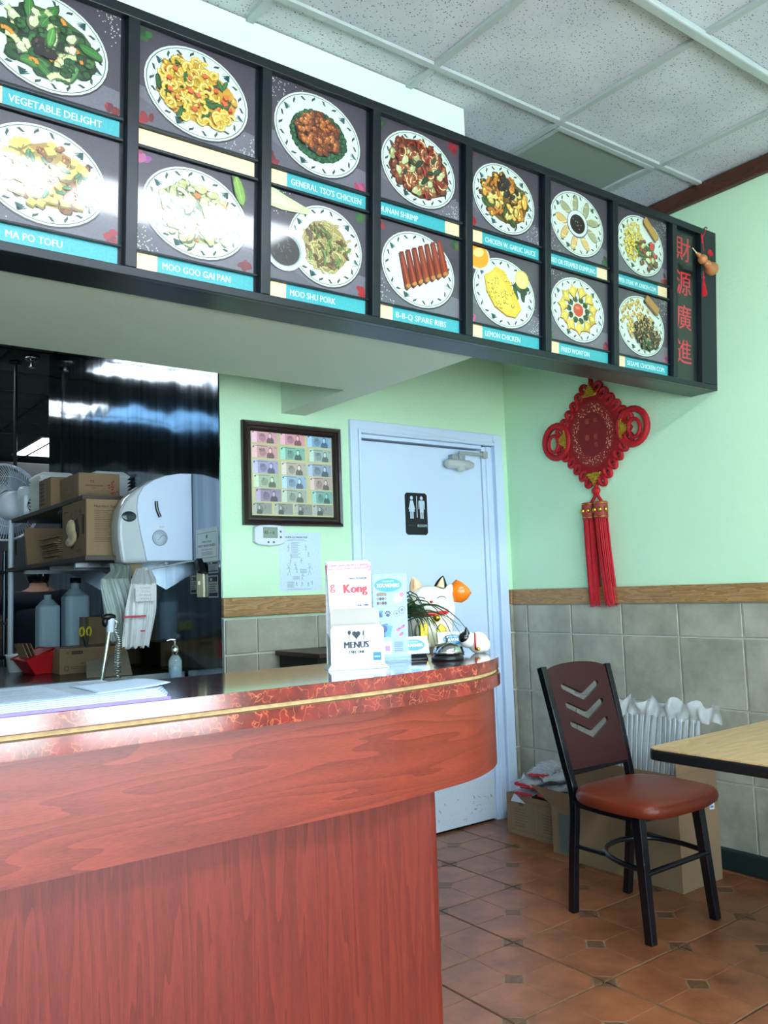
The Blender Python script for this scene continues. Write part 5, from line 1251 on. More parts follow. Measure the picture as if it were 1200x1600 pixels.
# air cushion bag
t = thing('air_cushion_bag', (3.27, 2.47, .012), 0, 'inflated clear plastic column cushion standing in the large cardboard box', 'packaging')
nC = 17
lean = Vector((.0, -.16, 1)).normalized()
for k in range(nC):
    y = .235 - k * .0285; x = .02 - .03 * math.sin(k * .5) * .2
    P = []; rr = []
    for j in range(9):
        u = j / 8; z = .02 + .63 * u; P.append((x + .006 * math.sin(5 * u + k), y - .09 * (u - .3) * (1 if k > 0 else 1) * .9 - .0, z)); rr.append(.0135 * (.5 if j in (0, 8) else 1) * (1 + .05 * math.sin(9 * u + k)))
    MB().tube(P, rr, 8).build('air_column', M['clear'], t)
    P2 = [(p_[0] - .012, p_[1] + .0142, p_[2]) for p_ in P]
    MB().tube(P2, .0022, 4).build('weld_seam', M['clearrim'], t)
b = MB()
def ruf(u, v):
    y = .27 - u * .60; z = .645 + .075 * v + .012 * math.sin(u * 34) * v + .008 * math.sin(u * 61 + 2 * v); x = .01 + .022 * math.sin(u * 27 + v * 3) * (.3 + v) + .012 * math.sin(u * 71)
    return (x, y - .055 - .01 * v, z)
b.grid(ruf, 90, 8); b.build('ruffled_top', mat('crinkled_film', (236, 240, 244), .15, var=.1, scale=40, alpha=.34, spec=1), t)
# small carton with newspapers
t = thing('cardboard_box', (3.28, 3.05, 0), 0, 'small printed cardboard box in the corner filled with bagged newspapers', 'box')
carton('c', 3.19 - 3.28, 3.47 - 3.28, 2.90 - 3.05, 3.28 - 3.05, .20, parent=t)
p = Print(.34, .17, (132, 106, 78), thick=.0004)
p.line([(.01, .01), (.33, .01), (.33, .16), (.01, .16), (.01, .01)], .0015, (96, 74, 54)); p.line([(.17, .01), (.17, .16)], .0015, (96, 74, 54)); p.line([(.20, .01), (.20, .16)], .0015, (96, 74, 54))
for k in range(7):
    for x in (.03, .22): p.rect(x + random.uniform(0, .01), .03 + k * .014, x + random.uniform(.07, .11), .033 + k * .014, (96, 74, 54), False)
p.ell(.08, .14, .015, .009, (96, 74, 54), j=.3); p.build('printed_side', t, .85, loc=(3.1895 - 3.28, 3.26 - 3.05, .015), rot=(0, 0, -PI / 2))
t = thing('cardboard_box', (3.24, 2.80, 0), 0, 'low cardboard box with grey tape between small printed box and large box', 'box')
carton('d', 3.105 - 3.24, 3.46 - 3.24, 2.725 - 2.80, 2.893 - 2.80, .215, parent=t)
b = MB(); b.hexa([(-.136, -.07, .216), (-.136, .09, .216), (-.132, .09, .216), (-.132, -.07, .216)], [(-.155, -.07, .29), (-.155, .20, .30), (-.151, .20, .30), (-.151, -.07, .29)]); b.build('flap', M['cartons'], t)
MB().box((-.1362, -.075, .01), (-.1352, .05, .19)).build('grey_label', M['greytape'], t)
# bagged newspapers
def newspaper(label, cx, cy, z, rz, tilt, L=.26, W=.12, th=.026, red=True):
    tilt *= .5
    o = thing('newspaper', (cx, cy, z), rz, label, 'newspaper', 'bagged newspapers in the corner box')
    rnd = random.Random(hash(label) % 1000 if False else len(label) * 7 + int(cx * 1000))
    b = MB()
    def f(u, v):
        a = 2 * PI * v; x = (u - .5) * L; e = 1 - .25 * (abs(u - .5) * 2) ** 4
        return (x, W / 2 * math.cos(a) * e + .004 * math.sin(9 * u + 4 * a), th / 2 + th / 2 * math.sin(a) * e + .003 * math.sin(17 * u) + tilt * x)
    b.grid(f, 14, 16); b.build('folded_pages', mat('newsprint', (176, 176, 186), .8, var=.2, scale=26), o)
    if red: MB().box((-L / 2 - .002, -W * .42, th * .2), (-L / 2 + .03, W * .42, th * .85)).build('red_page', mat('red_page', (196, 40, 60), .6), o, bevel=.006).rotation_euler = (0, -tilt, 0)
    b = MB()
    def g(u, v):
        a = PI * v; x = (u - .5) * (L + .03); return (x, (W / 2 + .004) * math.cos(a) + .005 * math.sin(23 * u), th / 2 + (th / 2 + .005) * math.sin(a) + .004 * math.sin(31 * u + 5 * a) + tilt * x)
    b.grid(g, 26, 12); b.build('plastic_sleeve', M['clear'], o); return o
newspaper('bagged newspaper lying lowest on the left of the corner box', 3.30, 3.17, .205, .2, .05)
newspaper('bagged newspaper lying lowest toward the large box', 3.33, 3.03, .207, .1, .02)
newspaper('bagged newspaper with red edge in the second layer', 3.29, 3.14, .238, .35, -.05)
newspaper('grey bagged newspaper resting against the low box flap', 3.34, 2.98, .240, -.2, .06, red=False)
newspaper('bagged newspaper jutting left from the middle of the pile', 3.26, 3.10, .272, .1, .08, L=.3)
newspaper('topmost bagged newspaper near the door frame', 3.31, 3.12, .304, .5, .03)
newspaper('topmost dark folded newspaper toward the chair', 3.33, 2.99, .290, -.5, .10, red=False)
p = Print(.16, .16, (206, 206, 216), thick=.0006, shape=[(0, .0), (.15, -.0), (.07, .15)])
for k in range(9): p.rect(.05 + random.uniform(-.01, .01), .02 + k * .011, .09 + random.uniform(0, .02), .0225 + k * .011, (120, 120, 150), False)
o = p.build('loose_flyer', None, .7, loc=(3.180, 3.24, .165), rot=(-.2, 0, -PI / 2 + .1)); tag(o, 'loose white printed flyer drooping over the small box edge', 'flyer')

# ------------------------------------------------------------------ kitchen: fittings on the stainless wall
XW = XS - .0065
def onW(x, y): return onX(x, y, XW)
# towel dispenser, seen from its side; profile in the y-z plane extruded along x would face the wall: local frame x out from wall (-X), y along wall, z up
t = thing('towel_dispenser', (XW, 3.90, 1.43), 0, 'white lever paper towel dispenser with grey curved front on the stainless wall', 'towel dispenser')
prof = catmull([(0, .0, 0), (-.21, .0, 0), (-.225, .0, .03)], 1)
def disp(x):      # outline x (out from the wall), z
    return [(0, 0), (-.205, 0), (-.228, .0), (-.245, .03), (-.268, .10), (-.290, .18), (-.298, .24), (-.288, .295), (-.262, .34), (-.215, .378), (-.15, .402), (-.07, .413), (0, .415)]
full = [(0, 0), (-.335, -.008), (-.345, .05), (-.352, .11), (-.352, .17), (-.342, .235), (-.315, .285), (-.27, .33), (-.21, .370), (-.14, .398), (-.06, .413), (0, .415)]
b = MB(); b.prism(full, -.118, -.004, axis='y', smooth=True); b.build('cover', mat('grey_cover', (176, 180, 186), .25, coat=.5), t, bevel=.018, seg=3)
side = [(0, .002), (-.225, .002), (-.235, .06), (-.252, .13), (-.262, .19), (-.268, .25), (-.262, .30), (-.235, .345), (-.19, .376), (-.13, .400), (-.06, .414), (0, .416)]
b = MB(); b.prism(side, -.1275, -.110, axis='y'); b.build('side_panel', mat('dispenser_white', (196, 210, 232), .3, var=.01), t, bevel=.004)
b = MB(); P = catmull([(-.178, -.1285, .278), (-.174, -.1285, .24), (-.160, -.1285, .205)], 5); b.tube(P, .0085, 8); b.build('lever_slot', M['catblack'], t)
b = MB(); b.lathe([(0, 0), (.035, 0), (.035, .003), (0, .003)], 32, Matrix.Translation((-.162, -.1278, .108)) @ Matrix.Rotation(PI / 2, 4, 'X')); b.build('dial', mat('dial_grey', (180, 192, 208), .3), t)
b = MB(); b.tube([(-.162 + .0355 * math.cos(a), -.1295, .108 + .0355 * math.sin(a)) for a in [2 * PI * k / 32 for k in range(32)]], .0012, 6, closed=True); b.tube([(-.162 + u, -.1315, .108 + .012 * math.sin(u * 90)) for u in np.linspace(-.012, .03, 10)], .001, 5); b.build('dial_ring', M['greytape'], t)
p = Print(.07, .022, (206, 214, 226), thick=.0005, shape=[(0, .0), (.01, .0), (.035, .01), (.06, .0), (.07, .006), (.055, .018), (.03, .022), (.01, .014)])
for k in range(3): p.rect(.03, .010 + k * .003, .055, .011 + k * .003, (110, 124, 150), False)
p.build('dial_label', t, .4, loc=(-.195, -.1285, .146))
b = MB(); b.ball((-.303, -.119, .205), (.034, .004, .024), 24, 12); b.build('oval_window', mat('smoked_window', (34, 44, 50), .12), t)
MB().ball((-.10, -.05, -.004), (.010, .010, .010)).build('latch', M['plastic_white'], t)
MB().hexa([(-.30, -.09, -.007), (-.235, -.11, -.002), (-.235, -.01, -.002), (-.30, -.01, -.007)], [(-.30, -.09, .0), (-.235, -.11, .0), (-.235, -.01, .0), (-.30, -.01, .0)]).build('towel_chute', M['greytape'], t)
# paper towel hanging
o = MB().box((XW - .29, 3.86, 1.365), (XW - .215, 3.864, 1.426)).build('paper_towel', mat('kraft_paper', (150, 132, 104), .8)); tag(o, 'brown paper towel sheet hanging out of the dispenser', 'paper towel')
def wallprint(p, name, px, py, h, lab, cat, w_):
    q = onW(px, py); o = p.build(name, None, .5); o.matrix_world = Matrix.Translation((XW - .0008, q.y, q.z)) @ Matrix.Rotation(-PI / 2, 4, 'Z'); return tag(o, lab, cat)
a_, c_ = onW(307, 880), onW(341, 873); w_ = a_.y - c_.y; h_ = .155
p = Print(w_, h_, (206, 214, 216), thick=.0006); p.line([(.015, .02), (w_ - .015, .02), (w_ - .015, h_ - .02), (.015, h_ - .02), (.015, .02)], .0018, (44, 56, 60)); p.ell(w_ / 2, h_ - .038, .007, .010, (40, 50, 56))
p.text('EMPLOYEES', w_ / 2, .089, .013, (36, 46, 52), .03, align='c', wfit=w_ * .42); p.text('MUST WASH HANDS', w_ / 2, .070, .016, (30, 40, 46), .05, align='c', wfit=w_ * .78); p.text('AFTER USING TOILET', w_ / 2, .054, .009, (50, 60, 66), .02, align='c', wfit=w_ * .5)
for k in range(3): p.rect(w_ * .25, .032 + k * .006, w_ * .75, .034 + k * .006, (110, 120, 126), False)
wallprint(p, 'hand_washing_sign', 307, 880, 0, 'white employees must wash hands sign on the stainless wall', 'sign', w_)
for nm, (x, y, h_, w_, lab) in {'a': (326, 896, .055, .10, 'small black and white sticker above the larger one on the stainless wall'), 'b': (326, 934, .10, .10, 'larger black and white sticker right of the cream switch'), 'c': (298, 928, .085, .07, 'black and white sticker left of the cream switch')}.items():
    p = Print(w_, h_, (150, 158, 160), thick=.0005); p.rect(.006, .006, w_ - .006, h_ * .22, (26, 30, 34)); p.rect(.006, h_ * .72, w_ - .006, h_ - .006, (26, 30, 34)); p.ell(w_ * .3, h_ * .82, w_ * .12, h_ * .07, (170, 176, 176))
    for k in range(4): p.rect(.01, h_ * .28 + k * h_ * .1, w_ - random.uniform(.01, .03), h_ * .28 + k * h_ * .1 + h_ * .04, (60, 66, 70), False)
    wallprint(p, 'wall_sticker', x, y, h_, lab, 'sticker', w_)
q = onW(316, 912)
t = thing('light_switch', (XW, q.y, q.z), 0, 'cream wall switch plate on the stainless wall', 'switch')
MB().box((-.012, -.036, -.063), (0, .036, .063)).build('plate', M['cream'], t, bevel=.004); MB().box((-.024, -.006, -.006), (-.012, .006, .012)).build('toggle', M['cream'], t, bevel=.002)
q = onW(316, 882); o = MB().hexa([(XW - .03, q.y - .04, q.z - .03), (XW, q.y - .06, q.z - .04), (XW, q.y - .03, q.z - .05), (XW - .03, q.y - .01, q.z - .04)], [(XW - .02, q.y + .02, q.z + .03), (XW, q.y + .0, q.z + .03), (XW, q.y + .05, q.z + .02), (XW - .02, q.y + .05, q.z + .02)]).build('black_pouch', M['black'], bevel=.003); tag(o, 'small black folded pouch stuck above the cream switch', 'pouch')

# hanging plastic bags
def bag(name, Y, outl, m, thick, lab, folds=9, seed=1):
    rnd = random.Random(seed); P = [onY(x, y, Y) for x, y in outl]
    c = sum(P, Vector()) / len(P); t = thing(name, (c.x, Y, c.z), 0, lab, 'bag')
    zs = [p_.z for p_ in P]; z0, z1 = min(zs), max(zs)
    L = sorted([p_ for p_ in P[:len(P) // 2]], key=lambda v: v.z); Rr = sorted([p_ for p_ in P[len(P) // 2:]], key=lambda v: v.z)
    def edge(E_, z):
        for a, b_ in zip(E_, E_[1:]):
            if a.z <= z <= b_.z: u = (z - a.z) / max(1e-6, b_.z - a.z); return a.x + (b_.x - a.x) * u
        return E_[0].x if z < E_[0].z else E_[-1].x
    for side in (0, 1):
        def f(u, v):
            z = z0 + (z1 - z0) * v; xa, xb = edge(L, z), edge(Rr, z); x = xa + (xb - xa) * u
            y = thick * math.sin(PI * u) ** .6 * math.sin(PI * min(1, v * 1.15 + .1)) ** .5 * (1 if side else -1)
            y += .009 * math.sin(u * folds * 2 + 3 * v + seed) * (1 - .4 * v) + .005 * math.sin(u * folds * 5 + v * 7)
            return (x - c.x, y, z - c.z + .006 * math.sin(u * 23) * (1 - v))
        MB().grid(f, 40, 30).build('front_sheet' if not side else 'back_sheet', m, t)
    return t, c
bag('grey_shopping_bag', 3.80, [(166, 984), (157, 925), (156, 905), (172, 893), (184, 880), (204, 880), (206, 910), (212, 950), (206, 1000)], M['baggrey'], .035, 'grey empty plastic bag hanging behind the coiled hose', 7, 3)
t, c = bag('white_shopping_bag', 3.70, [(190, 1005), (196, 950), (206, 905), (214, 888), (238, 893), (245, 905), (243, 950), (237, 985), (232, 1010)], M['bag'], .03, 'white thank-you plastic bag with red lettering hanging under the dispenser', 9, 5)
MB().tube([(c.x * 0 + onY(225, 892, 3.7).x - c.x, 0, onY(225, 892, 3.7).z - c.z), (XW - .05 - c.x, .03, 1.425 - c.z), (XW - c.x, .03, 1.43 - c.z)], .004, 6).build('hanging_strap', M['baggrey'], t)
# printing follows the bag front: letters just proud of the sheet
p = Print(.13, .24, (206, 208, 208), thick=.0004)
q0 = onY(203, 985, 3.655)
p = Print(.12, .012, (190, 60, 76), thick=.0004); o = p.build('red_print_line', t, .5, loc=(onY(192, 962, 3.66).x - c.x, -.046, onY(192, 966, 3.66).z - c.z)); o.scale = (.85, 1, .8)
p = Print(.09, .07, (200, 202, 204), thick=.0004)
p.text('THANK', .045, .054, .014, (140, 142, 150), 0, align='c', wfit=.05); p.text('YOU', .045, .038, .014, (140, 142, 150), 0, align='c', wfit=.04); p.text('THANK', .045, .022, .014, (140, 142, 150), 0, align='c', wfit=.06); p.text('YOU', .045, .006, .014, (140, 142, 150), 0, align='c', wfit=.05)
p.build('faint_lettering', t, .5, loc=(onY(211, 930, 3.66).x - c.x, -.046, onY(211, 940, 3.66).z - c.z))
p = Print(.02, .006, (190, 40, 50), thick=.0004); p.build('red_print_line', t, .5, loc=(onY(219, 987, 3.66).x - c.x, -.046, onY(219, 987, 3.66).z - c.z))

# ------------------------------------------------------------------ kitchen shelves and stock
def shelf(z, y0, y1, x0, lab, brk):
    t = thing('wall_shelf', (XW, (y0 + y1) / 2, z), 0, lab, 'shelf'); ym = (y0 + y1) / 2
    MB().box((x0 - XW, y0 - ym, -.022), (0, y1 - ym, 0)).build('board', mat('shelf_board', (70, 62, 54), .6, var=.2), t, bevel=.002)
    for y in brk:
        b = MB(); b.box((x0 - XW + .03, y - ym - .012, -.044), (-.0, y - ym + .012, -.0225)); b.prism([(0, -.0445), (-.20, -.0445), (0, -.16)], y - ym - .003, y - ym + .003, axis='y'); b.build('bracket', M['steel'], t)
    return t
ZU = 1.755; ZL = 1.462
shelf(ZU, 4.02, 5.35, 1.255, 'upper wall shelf carrying foam containers and a carton', (4.5, 5.1))
shelf(ZL, 3.85, 5.30, 1.215, 'lower wall shelf carrying the nutrition carton and folded cardboard', (4.1, 4.5, 5.0))
def closed_carton(name, a, b_, lab, ink=None, loc=None):
    c = ((a[0] + b_[0]) / 2, (a[1] + b_[1]) / 2, a[2]); t = thing('carton', c, 0, lab, 'carton')
    A_ = (a[0] - c[0], a[1] - c[1], 0); B_ = (b_[0] - c[0], b_[1] - c[1], b_[2] - a[2])
    MB().box(A_, B_).build('box_body', M['cartons'], t, bevel=.002)
    MB().box((A_[0] - .0005, -.022, A_[2] + (B_[2]) * .35), (B_[0] + .0005, .022, B_[2] + .0006)).build('packing_tape', mat('tape', (120, 98, 66), .3), t)
    return t, A_, B_
t, A_, B_ = closed_carton('c', (1.30, 4.22, ZU), (1.505, 4.52, ZU + .135), 'small brown carton with red printed dragon on the upper shelf')
W2, H2 = B_[0] - A_[0], B_[2]
p = Print(W2 - .004, H2 - .004, (132, 106, 78), thick=.0004); RI = (130, 44, 36)
for k in range(2): p.rect(.055, .085 + k * .008, .062, .090 + k * .008, RI); p.rect(.066, .085 + k * .008, .073, .090 + k * .008, RI)
p.rect(.03, .068, .12, .074, (110, 76, 52)); p.rect(.06, .058, .085, .061, (110, 76, 52)); p.rect(.03, .03, .065, .033, (110, 76, 52))
for k in range(26): p.ell(W2 * .80 + random.gauss(0, .010), H2 * .42 + random.gauss(0, .024), .005, .003, RI, random.uniform(0, 3), 7, j=.4)
p.build('printed_front', t, .85, loc=(A_[0] + .002, A_[1] - .0008, .002))
t, A_, B_ = closed_carton('n', (1.237, 3.905, ZL), (1.50, 4.27, ZL + .262), 'brown carton printed with a nutrition table on the lower shelf')
W2, H2 = B_[0] - A_[0], B_[2]
p = Print(W2 - .004, H2 - .004, (138, 112, 82), thick=.0004); IK = (72, 58, 44)
p.text('Nutrition Facts', .035, H2 - .040, .018, IK, .04, wfit=.11); 
for k in range(18): p.rect(.035, H2 - .055 - k * .0085, .035 + (.115 if k % 3 == 0 else random.uniform(.06, .10)), H2 - .0525 - k * .0085, IK if k % 5 == 0 else (96, 78, 58), False)
p.build('printed_front', t, .85, loc=(A_[0] + .002, A_[1] - .0008, .002))
p = Print(B_[1] - A_[1] - .01, H2 - .01, (122, 98, 72), thick=.0004); D2 = B_[1] - A_[1]
p.line([(.03, .12), (.03, .22), (.10, .22)], .006, IK); 
for k, ch in enumerate('小心輕放'[:3]): p.text(ch, .12 + k * .07, .19, .04, IK, .01)
p.rect(.30, .10, .335, .19, (60, 48, 36)); p.text('NET WT', .22, .02, .02, IK, .03); p.ell(.17, .11, .085, .062, (40, 30, 22), .5, 14, j=.25)
p.build('printed_side', t, .85, loc=(A_[0] - .0008, B_[1] - .005, .005), rot=(0, 0, -PI / 2))
b = MB(); b.ball((A_[0] - .006, 0.02, .14), (.02, .05, .045), 12, 9); b.ball((A_[0] - .008, .03, .075), (.02, .045, .022), 12, 9); b.ball((A_[0] - .004, -.01, .10), (.015, .04, .03), 12, 9); remesh(b.build('bag_in_torn_hole', mat('beige_bag', (186, 166, 136), .3, var=.15, scale=30), t), .006)
o = MB().box((1.47, 3.93, ZL + .264), (1.50, 4.05, ZL + .30)).build('yellow_card', mat('yellow_card', (190, 200, 40), .6)); tag(o, 'yellow-green card on the nutrition carton beside the dispenser', 'card')
# open carton with slots in front of foam containers on the upper shelf
t, A_, B_ = closed_carton('s', (1.262, 4.56, ZU), (1.47, 4.78, ZU + .155), 'brown carton with dark side slots beside the foam container stack')
for k in range(6): MB().box((A_[0] - .0008, A_[1] + .12, .02 + k * .021), (A_[0], B_[1] - .015, .028 + k * .021)).build('side_slot', M['dark'], t)
ORD = ['topmost', 'second from top', 'third from top', 'fourth from top', 'fifth from top', 'sixth from top', 'seventh from top', 'eighth from top', 'ninth from top', 'tenth from top', 'eleventh from top', 'twelfth from top', 'lowest']
def foam_box(x, y, z, lab, grp, top=False):
    b = MB(); w_, d_, h_ = .105, .115, .042
    b.hexa([(-w_ * .82, -d_ * .82, 0), (w_ * .82, -d_ * .82, 0), (w_ * .82, d_ * .82, 0), (-w_ * .82, d_ * .82, 0)], [(-w_, -d_, h_ * .45), (w_, -d_, h_ * .45), (w_, d_, h_ * .45), (-w_, d_, h_ * .45)])
    if top: b.hexa([(-w_, -d_, h_ * .46), (w_, -d_, h_ * .46), (w_, d_, h_ * .46), (-w_, d_, h_ * .46)], [(-w_ * .72, -d_ * .72, h_ * 1.15), (w_ * .72, -d_ * .72, h_ * 1.15), (w_ * .72, d_ * .72, h_ * 1.15), (-w_ * .72, d_ * .72, h_ * 1.15)])
    o = b.build('foam_container', M['foam'], bevel=.006 if top else .003); o.location = (x, y, z); return tag(o, lab, 'container', grp)
for k in range(10): foam_box(1.375, 4.93, ZU + .001 + k * .0191, 'white foam take-out container, %s of the left stack behind the slotted carton' % ORD[9 - k], 'foam containers on the upper shelf', k == 9)
for k in range(9): foam_box(1.580, 4.66, ZU + .001 + k * .0191, 'white foam take-out container, %s of the right stack behind the dragon carton' % ORD[8 - k], 'foam containers on the upper shelf', k == 8)
# napkin dispenser and fan
t = thing('napkin_box', (1.31, 5.165, ZU), 0, 'white square dispenser with dark oval opening at the shelf end', 'dispenser')
MB().box((-.05, -.075, 0), (.05, .075, .125)).build('casing', M['plastic_white'], t, bevel=.02); MB().ball((-.0, -.076, .06), (.03, .006, .04), 16, 10).build('oval_opening', M['catblack'], t)
FY = 5.6; fc = onY(6, 785, FY)
t = thing('pedestal_fan', (fc.x, FY, 0), 0, 'white pedestal fan seen from behind at the left kitchen edge', 'fan'); t.rotation_euler = (0, 0, .2)
z = fc.z
b = MB(); Rg = .235
for y in (-.05, .05): b.tube([(Rg * math.cos(a), y * .3, z + Rg * math.sin(a)) for a in [2 * PI * k / 48 for k in range(48)]], .006, 6, closed=True)
b.build('guard_ring', M['plastic_white'], t)
b = MB()
for k in range(84):
    a = 2 * PI * k / 84
    for sy in (-1,): b.tube([(.07 * math.cos(a), sy * .075, z + .07 * math.sin(a)), (.16 * math.cos(a + .1), sy * .07, z + .16 * math.sin(a + .1)), (Rg * math.cos(a + .18), sy * .012, z + Rg * math.sin(a + .18))], .0019, 4)
o = b.build('wire_guard', M['plastic_white'], t); o['kind'] = 'stuff'
b = MB(); b.tube([(.155 * math.cos(a), -.072, z + .155 * math.sin(a)) for a in [2 * PI * k / 40 for k in range(40)]], .003, 5, closed=True); b.build('guard_ring', M['plastic_white'], t)
for k in range(3):
    def bl_(u, v, k=k):
        a = 2 * PI * k / 3 + u * 1.5; r = .05 + .15 * v; return (r * math.cos(a), -.01 - .03 * u, z + r * math.sin(a))
    MB().grid(bl_, 8, 4).build('blade', mat('blade_plastic', (150, 170, 190), .3), t, solid=.003)
MB().lathe([(0, 0), (.085, .0), (.092, .02), (.085, .10), (.06, .13), (0, .135)], 28, Matrix.Translation((.0, -.075, z - .03)) @ Matrix.Rotation(PI / 2, 4, 'X')).build('motor_housing', M['plastic_white'], t)
MB().tube([(0, -.10, z - .10), (0, -.10, .02)], .016, 12).build('pole', M['plastic_white'], t); MB().lathe([(0, 0), (.15, 0), (.15, .015), (.05, .03), (0, .03)], 28, Matrix.Translation((0, -.10, 0))).build('base', M['plastic_white'], t)
# white cylinder roll by the fan
q = onY(43, 762, 5.32); t = thing('white_lidded_tub', (1.33, 5.29, ZU), 0, 'white rounded plastic tub behind the napkin box', 'tub')
MB().lathe([(0, 0), (.045, 0), (.055, .10), (.055, .16), (.045, .185), (.0, .195)], 24).build('tub_body', M['plastic_white'], t)
MB().lathe([(.056, .10), (.058, .105), (.056, .11)], 24).build('rim', M['foam'], t)
# folded cardboard on the lower shelf
for k in range(13):
    b = MB(); b.box((-.11 + .004 * (k % 3), -.16, 0), (.12, .15 - .004 * (k % 4), .008)); o = b.build('flattened_box', M['cartons'], bevel=.002)
    o.location = (1.375 + random.uniform(-.008, .008), 4.62 + random.uniform(-.01, .01), ZL + .001 + k * .0105); o.rotation_euler = (0, 0, random.uniform(-.06, .06))
    tag(o, 'flattened brown cardboard box, %s of the pile on the lower shelf' % ORD[12 - k], 'cardboard', 'flattened boxes on the lower shelf')
o = MB().hexa([(1.225, 4.86, ZL + .001), (1.50, 4.86, ZL + .001), (1.50, 4.90, ZL + .001), (1.225, 4.90, ZL + .001)], [(1.225, 4.93, ZL + .21), (1.50, 4.93, ZL + .21), (1.50, 4.945, ZL + .21), (1.225, 4.945, ZL + .21)]).build('leaning_cardboard', M['cartons'], bevel=.003); tag(o, 'dark folded carton leaning behind the cardboard pile', 'cardboard')

# steel table with its stock
ZS = .90
t = thing('steel_table', (1.0, 4.75, 0), 0, 'dark stainless work table in the kitchen under the shelves', 'table')
MB().box((-.75, -.87, ZS - .04), (.685, .50, ZS)).build('tabletop', M['darksteel'], t, bevel=.006); MB().box((-.75, -.885, ZS - .05), (.685, -.871, ZS + .012)).build('raised_rim', M['steel'], t)
for x in (-.7, .64):
    for y in (-.82, .45): MB().tube([(x, y, 0), (x, y, ZS - .04)], .02, 12).build('leg', M['steel'], t)
MB().box((-.72, -.84, .2), (.66, .47, .22)).build('lower_shelf', M['darksteel'], t)
ZK = .86
t = thing('sink_counter', (.95, 3.42, 0), 0, 'low dark sink counter between service counter and steel table', 'sink')
MB().box((-.75, -.42, ZK - .03), (.735, .43, ZK)).build('worktop', M['darksteel'], t, bevel=.004); MB().box((-.73, -.40, 0), (.73, .42, ZK - .031)).build('cabinet', M['dark'], t)
def jug(x, y, z, w_, h_, lab, cap):
    t = thing('plastic_jug', (x, y, z), 0, lab, 'jug'); r = w_ / 2
    b = MB(); P = rrect(-r, r, -r, r, r * .5); b.prism(P, 0, h_ * .86); b.build('jug_body', M['jug'], t, bevel=r * .25, seg=3)
    MB().lathe([(r * .95, h_ * .861), (r * .5, h_ * .93), (r * .35, h_ * .94), (r * .35, h_), (0, h_)], 20).build('neck', M['jug'], t)
    if cap: MB().lathe([(r * .45, h_), (r * .45, h_ + .03), (0, h_ + .032)], 16).build('cap', M['black'], t)
jx = onZ(71, 1003, ZS + .0)
jug(1.355, 4.95, ZS, .115, .40, 'cloudy white plastic jug standing left behind the carton', False)
jug(1.50, 4.93, ZS, .135, .46, 'taller cloudy plastic jug with black cap in the corner', True)
t, A_, B_ = closed_carton('k', (1.262, 4.40, ZS), (1.60, 4.68, ZS + .125), 'open brown carton on the steel table holding yellow-handled tools')
W2 = B_[0] - A_[0]; p = Print(W2 - .006, .115, (128, 102, 72), thick=.0004); p.text('24', .03, .095, .014, IK, .03); p.rect(.055, .091, .11, .107, (30, 24, 20)); p.text('OYSTER', .058, .094, .011, (128, 102, 72), .03, wfit=.048); p.text('NET WEIGHT 24 x 510 G', .10, .04, .014, IK, .03, wfit=.14); p.rect(.02, .012, .04, .034, IK); p.rect(.023, .015, .037, .031, (128, 102, 72)); p.rect(.05, .02, .2, .022, IK); p.rect(.05, .028, .18, .03, IK)
p.build('printed_front', t, .85, loc=(A_[0] + .003, A_[1] - .0008, .004))
t = thing('yellow_tool', (1.42, 4.50, ZS + .126), 0, 'yellow and black handled scissors standing in the carton', 'scissors')
for s_ in (-1, 1):
    MB().tube([(s_ * .018 + .011 * math.cos(a), 0, .075 + .022 * math.sin(a)) for a in [2 * PI * k / 14 for k in range(14)]], .005, 6, closed=True).build('handle', M['yellow'], t)
    MB().tube([(s_ * .014, 0, .055), (0, 0, .0)], [.006, .004], 6).build('blade', M['black'], t)
t, A_, B_ = closed_carton('m', (1.50, 4.70, ZS), (1.685, 4.86, ZS + .27), 'tall narrow brown carton standing behind the tool carton')
t = thing('red_bin', (1.20, 4.60, ZS), .1, 'red plastic bin holding folded cardboard left of the carton', 'bin')
b = MB(); b.hexa([(-.03, -.08, 0), (.05, -.08, 0), (.05, .08, 0), (-.03, .08, 0)], [(-.085, -.10, .075), (.056, -.10, .125), (.056, .10, .125), (-.085, .10, .075)]); b.build('bin_body', M['redplastic'], t, bevel=.004)
b = MB(); b.tube([(-.086, -.10, .075), (.056, -.10, .125), (.056, .10, .125), (-.086, .10, .075)], .006, 6, closed=True); b.build('rim', M['redplastic'], t)
for k in range(3): MB().hexa([(-.05 + k * .02, -.06, .06), (-.045 + k * .02, -.06, .06), (-.045 + k * .02, .06, .06), (-.05 + k * .02, .06, .06)], [(-.09 + k * .02, -.06, .155), (-.085 + k * .02, -.06, .155), (-.085 + k * .02, .06, .155), (-.09 + k * .02, .06, .155)]).build('cardboard_piece', M['cartons'], t)
t = thing('white_tub', (1.16, 4.82, ZS), 0, 'small white plastic tub beside the red bin', 'tub')
MB().lathe([(0, 0), (.040, 0), (.052, .085), (.056, .086), (.056, .092), (.050, .092), (.039, .006), (0, .006)], 28).build('tub_body', M['foam'], t)
